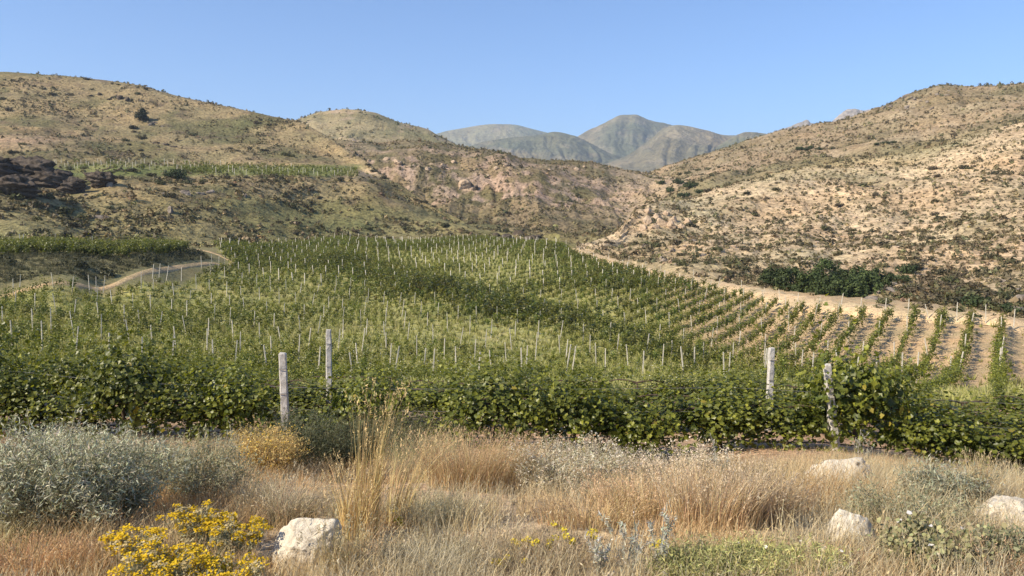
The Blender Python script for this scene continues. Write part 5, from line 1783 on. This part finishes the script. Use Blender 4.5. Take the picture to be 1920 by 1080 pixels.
# dry grass fans and tussocks
tussock(545, 985, 230, 120, 520, (0.52, 0.44, 0.29), 'pale arching dry grass fan left of the white rock', None, 0.35, 0.35, 0.004, 0.35, lean0=(0.35, 0.0))
tussock(470, 960, 180, 95, 360, (0.50, 0.43, 0.28), 'pale dry grass fan below the golden dome bush', None, 0.4, 0.3, 0.004, 0.35)
tussock(690, 1005, 100, 318, 90, (0.62, 0.46, 0.20), 'tallest golden grass stalks reaching up over the vine hedge', None, 0.5, 0.06, 0.0045, 0.9, (0.66, 0.50, 0.24), (0.08, 0.0), seed_len=0.024, nseg=5)
tussock(668, 1010, 130, 180, 210, (0.58, 0.44, 0.21), 'golden grass clump at the foot of the tallest stalks', None, 0.5, 0.16, 0.004, 0.6, (0.60, 0.46, 0.24), (0.06, 0.0), nseg=4)
tussock(745, 985, 110, 205, 60, (0.60, 0.46, 0.22), 'slanting golden grass stalks right of the tallest stalks', None, 0.4, 0.08, 0.0045, 0.9, (0.66, 0.50, 0.26), (0.30, 0.0), seed_len=0.024, nseg=5)
tussock(800, 905, 110, 150, 60, (0.56, 0.44, 0.22), 'thin golden stalks leaning right in front of the dark hedge gap', None, 0.4, 0.10, 0.0045, 0.8, (0.62, 0.48, 0.26), (0.35, 0.0), seed_len=0.024, nseg=4)
tussock(890, 915, 250, 120, 1500, (0.64, 0.47, 0.26), 'broad reddish gold grass mound in the middle of the bank', None, 0.75, 0.22, 0.0045, 0.5, (0.60, 0.42, 0.24), (0.06, 0.0))
tussock(960, 900, 150, 85, 520, (0.66, 0.48, 0.26), 'reddish grass at the right shoulder of the broad mound', None, 0.75, 0.22, 0.0045, 0.5)
tussock(800, 880, 170, 95, 480, (0.40, 0.38, 0.20), 'greenish gold grass at the back left of the broad mound', None, 0.75, 0.22, 0.0045, 0.4, (0.5, 0.44, 0.26))
stem_bush(1045, 925, 190, 95, 140, 'pale whitish herb hummock right of the reddish grass mound', None, 0.020, 26, (0.38, 0.34, 0.22), (0.62, 0.56, 0.42), tmpl=LONG, spread=0.65, stemcol=(0.42, 0.33, 0.19), flowers=500, fcol=(0.68, 0.62, 0.50), fsize=0.018)
stem_bush(1120, 885, 230, 62, 150, 'pale seeding herbs along the back edge of the bank before the hedge', None, 0.020, 24, (0.44, 0.38, 0.25), (0.66, 0.57, 0.42), tmpl=LONG, spread=0.75, stemcol=(0.45, 0.36, 0.22), flowers=500, fcol=(0.66, 0.55, 0.42), fsize=0.02)
stem_bush(1270, 905, 170, 70, 90, 'pale dried herbs at the back edge of the bank, right of centre', None, 0.020, 22, (0.46, 0.38, 0.25), (0.64, 0.54, 0.40), tmpl=LONG, spread=0.75, stemcol=(0.45, 0.36, 0.22), flowers=300, fcol=(0.66, 0.55, 0.42), fsize=0.02)
tussock(1210, 970, 250, 105, 900, (0.66, 0.48, 0.26), 'reddish gold grass stand right of the pale hummock', None, 0.85, 0.16, 0.0042, 0.6, (0.62, 0.44, 0.27))
tussock(1100, 985, 220, 75, 600, (0.64, 0.47, 0.26), 'short reddish grass in front of the pale hummock', None, 0.85, 0.2, 0.004, 0.5)
tussock(1330, 985, 230, 140, 900, (0.565, 0.435, 0.266), 'tall dry tan grass stand right of centre', None, 0.8, 0.16, 0.0042, 0.6, (0.58, 0.47, 0.32), (0.08, 0.0))
tussock(1420, 985, 170, 120, 650, (0.52, 0.384, 0.237), 'tall brown grass stand left of the low white rocks', None, 0.8, 0.18, 0.0042, 0.55, (0.56, 0.45, 0.31), (0.12, 0.0))
tussock(1400, 905, 120, 60, 250, (0.55, 0.43, 0.26), 'pale tan grass before the hedge, left of the flat back rock', None, 0.8, 0.2, 0.0045, 0.6)
tussock(1500, 960, 130, 70, 260, (0.44, 0.31, 0.18), 'brown grass clump between the two middle white rocks', None, 0.75, 0.25, 0.004, 0.4, lean0=(0.2, 0))
tussock(800, 1060, 220, 70, 650, (0.42, 0.37, 0.23), 'short greyish grass hummock in the lower middle of the bank', None, 0.8, 0.3, 0.0035, 0.5)
tussock(800, 985, 170, 70, 450, (0.46, 0.42, 0.27), 'rounded pale grass hummock right of the golden stalks', None, 0.7, 0.3, 0.0035, 0.5)
tussock(640, 1075, 130, 130, 260, (0.46, 0.38, 0.22), 'dry grass in front of the white rock at the bottom edge', None, 0.7, 0.2, 0.004, 0.5, lean0=(0.12, 0))
tussock(60, 1080, 230, 85, 800, (0.58, 0.38, 0.20), 'reddish dry grass at the bottom left corner', None, 0.85, 0.18, 0.004, 0.5)
tussock(200, 1075, 130, 80, 260, (0.56, 0.39, 0.21), 'reddish dry grass left of the yellow flowers', None, 0.85, 0.18, 0.004, 0.5)
tussock(1010, 1065, 240, 75, 650, (0.47, 0.37, 0.23), 'tangled dry grass under the small yellow yarrow heads', None, 0.85, 0.35, 0.0035, 0.5)
tussock(1560, 1070, 170, 60, 380, (0.50, 0.35, 0.21), 'brown dry grass in front of the low white rock at right', None, 0.8, 0.3, 0.004, 0.4)
tussock(1835, 960, 70, 130, 120, (0.58, 0.45, 0.23), 'upright golden stalks near the right edge', None, 0.6, 0.1, 0.0042, 0.8, (0.6, 0.48, 0.28), nseg=4)
tussock(1880, 1080, 200, 85, 420, (0.50, 0.34, 0.20), 'reddish brown grass at the bottom right corner', None, 0.8, 0.3, 0.004, 0.4)
# right hand shrubs
stem_bush(1700, 1000, 210, 92, 75, 'wispy grey green broom with pale stems behind the low white rock', None, 0.018, 20, (0.25, 0.245, 0.14), (0.40, 0.39, 0.25), tmpl=LONG, spread=0.5, stemcol=(0.50, 0.42, 0.24))
stem_bush(1760, 960, 130, 85, 80, 'grey green herb right of the broom', None, 0.022, 24, (0.26, 0.26, 0.17), (0.40, 0.40, 0.29), tmpl=LONG, spread=0.6, stemcol=(0.38, 0.31, 0.17))
stem_bush(1775, 1065, 200, 80, 60, 'leafy bramble with white flowers at lower right, before the broom', None, 0.024, 26, (0.19, 0.18, 0.085), (0.32, 0.30, 0.15), tmpl=(HEX_V, HEX_F), spread=0.6, stemcol=(0.16, 0.12, 0.07), droop=0.9, flowers=30, fcol=(0.78, 0.74, 0.70), fsize=0.03)
stem_bush(1885, 1060, 120, 55, 60, 'grey green herb at the right edge below the rock', None, 0.026, 24, (0.17, 0.18, 0.10), (0.26, 0.27, 0.16), tmpl=LONG, spread=0.6)
stem_bush(1330, 1085, 170, 58, 110, 'fresh yellow green feathery herb at the bottom, right of centre', None, 0.017, 26, (0.27, 0.265, 0.095), (0.50, 0.47, 0.19), tmpl=LONG, spread=0.9, stemcol=(0.52, 0.44, 0.22), wob=0.14)
stem_bush(1470, 1085, 190, 58, 115, 'yellow green feathery herb left of the bottom brown grass', None, 0.017, 26, (0.27, 0.265, 0.095), (0.52, 0.49, 0.19), tmpl=LONG, spread=0.9, stemcol=(0.52, 0.44, 0.22), wob=0.14, flowers=20, fcol=(0.8, 0.78, 0.72), fsize=0.02)
# silvery spikes
for i, (a, b_, hp, lb) in enumerate(((1352, 905, 75, 'silvery spiked mullein standing before the hedge right of centre'), (1618, 880, 66, 'thin silvery spikes behind the flat back rock'), (140, 860, 90, 'branching silvery spike rising above the sage at left'),
                                     (1178, 1095, 120, 'tall silvery thistle stem, rightmost of the bottom thistles'), (1125, 1095, 100, 'silvery thistle stem in the middle of the bottom thistles'), (1240, 1090, 130, 'thin silvery thistle stem near the yellow green herb'))):
    stem_bush(a, b_, 30, hp, 6, lb, None, 0.017, 44, (0.36, 0.345, 0.27), (0.50, 0.48, 0.40), tmpl=LONG, spread=0.5, stemcol=(0.46, 0.42, 0.32), start=0.05, twigs=1, jit=0.006, name='silver_thistle', cat='thistle', wob=0.05)


# yellow flowers
def flower_plant(px, py, wpx, hpx, n, label, fs=0.02, heads=26, headr=0.035, col=(0.72, 0.48, 0.022), name='yellow_flower_plant', cat='flowering plant', leafy=True):
    b = gpt(px, py); d = b[1]
    R = wpx / 2 / F * d; Hh = hpx / F * d
    a = rng.uniform(0, 6.28, n); r = np.sqrt(rng.random(n)) * R * 0.45
    B = local_roots(b, np.stack([np.cos(a) * r, np.sin(a) * r * 0.7], -1))
    k = np.sqrt(rng.random(n))
    d0 = unit(np.stack([np.cos(a) * k * R / Hh * 0.75, np.sin(a) * k * R / Hh * 0.6, np.ones(n)], -1))
    L = Hh * rng.uniform(0.65, 1.05, n)
    Cn = np.concatenate([B[:, None], canes(B, d0, L, 0.0, 8, rng, 0.06)], 1)
    o = empty(name, tuple(b)); tag(o, label, cat)
    ww = 0.002
    an = rng.uniform(0, 3.14, n); wd = np.stack([np.cos(an), np.sin(an), an * 0], -1)[:, None]
    VV = np.stack([Cn - wd * ww, Cn + wd * ww], 2).reshape(-1, 3)
    q = np.array([[2 * i, 2 * i + 1, 2 * i + 3, 2 * i + 2] for i in range(8)])
    f = link('stems', make_mesh('stems', VV, (q[None] + (np.arange(n) * 18)[:, None, None]).reshape(-1, 4), M_DRY, np.array([0.33, 0.31, 0.16])), o); f['kind'] = 'stuff'
    tip = np.repeat(Cn[:, -1], heads, 0)
    aa = rng.uniform(0, 6.28, len(tip)); rr = headr * np.sqrt(rng.random(len(tip)))
    P = tip + np.stack([np.cos(aa) * rr, np.sin(aa) * rr, rng.normal(0, headr * 0.22, len(tip)) - rr * 0.4], -1)
    V, Fc = leaves(P, rng.normal(0, 0.35, P.shape) + np.array([0, -0.2, 1]), fs * rng.uniform(0.6, 1.2, len(P)), (HEX_V, HEX_F), rng)
    c = np.asarray(col)[None] * rng.uniform(0.6, 1.15, (len(P), 1))
    old = np.repeat(rng.random(n) < 0.16, heads)
    c[old] = np.array([0.50, 0.40, 0.20]) * rng.uniform(0.7, 1.2, (old.sum(), 1))
    f = link('flower_heads', make_mesh('flower_heads', V, Fc, M_PETAL, np.repeat(c, 5, 0)), o); f['kind'] = 'stuff'
    if leafy:
        ii = rng.integers(0, n, n * 30); jj = rng.integers(0, 8, n * 30)
        P = Cn[ii, jj] + rng.normal(0, 0.012, (len(ii), 3))
        V, Fc = leaves(P, rng.normal(0, 1, P.shape), 0.022 * rng.uniform(0.6, 1.3, len(P)), LONG, rng, rng.normal(0, 0.7, P.shape) + np.array([0, 0, 1.0]))
        c = np.array([0.32, 0.32, 0.20])[None] * rng.uniform(0.6, 1.3, (len(P), 1))
        f = link('foliage', make_mesh('foliage', V, Fc, M_SHRUB, np.repeat(c, 3, 0)), o); f['kind'] = 'stuff'
    return o


flower_plant(370, 1030, 120, 85, 55, 'topmost clump of bright yellow flower heads behind the lower ones', 0.0125, 25, 0.026)
flower_plant(440, 1055, 125, 85, 60, 'bright yellow flower clump left of the white rock', 0.0125, 25, 0.026)
flower_plant(255, 1075, 110, 85, 55, 'bright yellow flower clump at the left of the yellow patch', 0.0125, 25, 0.026)
flower_plant(310, 1120, 190, 100, 90, 'wide yellow flower clump at the bottom edge, left part', 0.0125, 25, 0.026)
flower_plant(430, 1125, 170, 85, 70, 'yellow flower clump at the bottom edge, right part of the patch', 0.0125, 25, 0.026)
for i, (a, b_, hp) in enumerate(((932, 1075, 22), (957, 1070, 25), (985, 1068, 18), (1005, 1055, 36), (972, 1045, 30), (990, 1040, 26), (1036, 1045, 28), (1055, 1040, 38), (1066, 1045, 38), (1055, 1020, 34), (1110, 1040, 36), (1238, 1050, 34), (745, 1000, 24), (742, 985, 26))):
    flower_plant(a, b_, 18, hp * 1.3, 3, 'small yellow yarrow head on a thin stem in the dry grass of the bank', 0.013, 26, 0.018, (0.78, 0.62, 0.06), 'yarrow', 'wildflower', False)['group'] = 'yellow yarrow in the dry grass'

# white rocks on the bank
def hull_rock(px, py, wpx, hpx, label, outline, seed, dep=0.7, top=0.55):
    """outline: silhouette in units of width/height (x 0..1, z 0..1); given depth by pushed-in front and back points"""
    r2 = np.random.default_rng(seed)
    b = gpt(px, py); d = b[1]
    w = wpx / F * d; hh = hpx / F * d
    bm = bmesh.new()
    for x, z in outline:
        X0, Z0 = (x - 0.5) * w, z * hh
        k = 1 - abs(x - 0.5) * 1.1
        bm.verts.new((X0, r2.uniform(-0.08, 0.08) * w, Z0))
        bm.verts.new((X0 * 0.86, -w * dep * 0.5 * k * r2.uniform(0.75, 1.1), Z0 * (0.62 if z > top else 0.9) - 0.02))
        bm.verts.new((X0 * 0.86, w * dep * 0.5 * k * r2.uniform(0.75, 1.1), Z0 * (0.8 if z > top else 0.9) - 0.02))
        bm.verts.new((X0 * 0.9, r2.uniform(-0.3, 0.3) * w * dep, -0.35 * hh))
    bmesh.ops.convex_hull(bm, input=bm.verts)
    loose = [v for v in bm.verts if not v.link_faces]
    bmesh.ops.delete(bm, geom=loose, context='VERTS')
    bmesh.ops.triangulate(bm, faces=bm.faces)
    bmesh.ops.bevel(bm, geom=bm.edges[:], offset=0.035 * w, segments=2, affect='EDGES', profile=0.6, clamp_overlap=True)
    bmesh.ops.triangulate(bm, faces=bm.faces)
    for _ in range(3):
        lim = 0.035 * w
        es = [e for e in bm.edges if e.calc_length() > lim]
        if not es:
            break
        bmesh.ops.subdivide_edges(bm, edges=es, cuts=1, use_grid_fill=True)
        bmesh.ops.triangulate(bm, faces=[f for f in bm.faces if len(f.verts) > 3])
    bm.normal_update()
    V = np.array([v.co[:] for v in bm.verts]); Nn = np.array([v.normal[:] for v in bm.verts])
    Fc = np.array([[v.index for v in f.verts] for f in bm.faces])
    bm.verts.index_update()
    bm.free()
    q = V / w * 1.0 + seed * 3.7
    rid = 1 - np.abs(vnoise3(q[:, 0] * 5, q[:, 1] * 5, q[:, 2] * 9, seed)) * 2
    ds = 0.016 * rid + 0.020 * vnoise3(q[:, 0] * 9, q[:, 1] * 9, q[:, 2] * 9, seed + 1) + 0.013 * vnoise3(q[:, 0] * 22, q[:, 1] * 22, q[:, 2] * 22, seed + 2) + 0.007 * vnoise3(q[:, 0] * 48, q[:, 1] * 48, q[:, 2] * 48, seed + 3)
    pit = np.clip(vnoise3(q[:, 0] * 14, q[:, 1] * 14, q[:, 2] * 14, seed + 5) - 0.45, 0, 1)
    V = V + Nn * ((ds - 0.07 * pit) * w)[:, None]
    o = link('limestone_rock', make_mesh('limestone_rock', V, Fc, M_LIME, smooth=False), None, tuple(b))
    tag(o, label, 'rock')
    return o


hull_rock(576, 1062, 130, 98, 'big angular white limestone rock beside the yellow flowers', [(0, 0.0), (0.0, 0.42), (0.10, 0.72), (0.36, 0.97), (0.62, 0.93), (0.96, 1.0), (1.0, 0.78), (0.86, 0.42), (0.74, 0.0)], 3, 0.75)
hull_rock(1568, 918, 132, 62, 'flat pale rock before the hedge, below the leaning post', [(0, 0.0), (0.04, 0.55), (0.22, 0.9), (0.55, 0.82), (0.85, 1.0), (1.0, 0.7), (1.0, 0.0)], 5, 0.7)
hull_rock(1594, 1018, 96, 66, 'rounded pale rock half hidden in brown grass at right', [(0, 0.0), (0.05, 0.6), (0.28, 1.0), (0.60, 0.88), (0.92, 0.62), (1.0, 0.2), (1.0, 0.0)], 7, 0.8)
hull_rock(1895, 988, 140, 58, 'pale rock cut by the right edge of the picture', [(0, 0.0), (0.03, 0.5), (0.2, 0.85), (0.5, 1.0), (0.85, 0.92), (1.0, 0.5), (1.0, 0.0)], 9, 0.8)
hull_rock(1150, 1084, 40, 14, 'small pale stone at the bottom between the thistles', [(0, 0.0), (0.1, 0.8), (0.5, 1.0), (0.9, 0.7), (1.0, 0.0)], 11, 0.8)

# scrubby dark weeds on the bank of the left terrace
q = rng.uniform([-90, 70], [-30, 130], (30000, 2))
BK = [tuple(unproj(*p)[:2]) for p in [(-300, 546, 76), (0, 544, 78), (170, 535, 84), (300, 520, 97), (400, 500, 118), (372, 482, 130), (280, 482, 103), (150, 484, 94), (0, 483, 90), (-300, 483, 90)]]
q = q[in_poly(q[:, 0], q[:, 1], BK)]
P = np.stack([q[:, 0], q[:, 1], ground_z(q[:, 0], q[:, 1]) - 0.05], -1)
T_BK = [dome_tuft(rng, 14, 0.8, 0.8, (0.10, 0.105, 0.055), (0.17, 0.165, 0.09)) for _ in range(4)] + [dome_tuft(rng, 14, 0.8, 0.8, (0.07, 0.075, 0.035), (0.11, 0.11, 0.05)) for _ in range(3)]
T_BK = [tuft_geo(rng, 16, 0.7, 0.5, 0.06, (0.09, 0.095, 0.045), (0.19, 0.18, 0.10)) for _ in range(4)] + [tuft_geo(rng, 16, 0.55, 0.5, 0.06, (0.12, 0.11, 0.06), (0.26, 0.23, 0.14)) for _ in range(3)]
T_BK += [dome_tuft(rng, 40, 0.42, 0.8, (0.06, 0.062, 0.03), (0.11, 0.105, 0.055)) + () for _ in range(2)]
wq = np.where((rng.random(len(P)) < 0.05) & (fbm(P[:, 0] / 5, P[:, 1] / 5, 3, 505) > -0.1), rng.integers(7, 9, len(P)), rng.integers(0, 7, len(P)))
V, Fc, C = place_templates(T_BK, wq, P, rng.uniform(0, 6.28, len(P)), 0.3 + 0.8 * rng.random(len(P)) ** 2)
tag(link('bank_weeds', make_mesh('bank_weeds', V, Fc, M_SHRUB, C)), 'dark weeds covering the steep bank below the left terrace', 'weeds', None, 'stuff')

print('TRIS', sum(sum(len(p.vertices) - 2 for p in o.data.polygons) for o in bpy.data.objects if o.type == 'MESH' and o.get('kind') == 'stuff' and o.parent is None), sum(sum(len(p.vertices) - 2 for p in m.polygons) for m in bpy.data.meshes))
# ------------------------------------------------------------------ haze: the air of the valley, one closed box
hv = np.array([[x, y, z] for z in (-17, 780) for x, y in ((-7200, -1700), (7200, -1700), (7200, 7200), (-7200, 7200))], float)
hf = np.array([[3, 2, 1, 0], [4, 5, 6, 7], [0, 1, 5, 4], [1, 2, 6, 5], [2, 3, 7, 6], [3, 0, 4, 7]])
hm, t, N, L = mat_new('valley_haze')
out = N.new('ShaderNodeOutputMaterial')
pv = N.new('ShaderNodeVolumePrincipled')
pv.inputs['Color'].default_value = (0.72, 0.84, 1.0, 1)
pv.inputs['Density'].default_value = 0.00012
pv.inputs['Anisotropy'].default_value = 0.1
L.new(pv.outputs[0], out.inputs['Volume'])
tag(link('haze', make_mesh('haze', hv, hf, hm)), 'thin blue daylight haze filling the valley', 'haze', None, 'stuff')
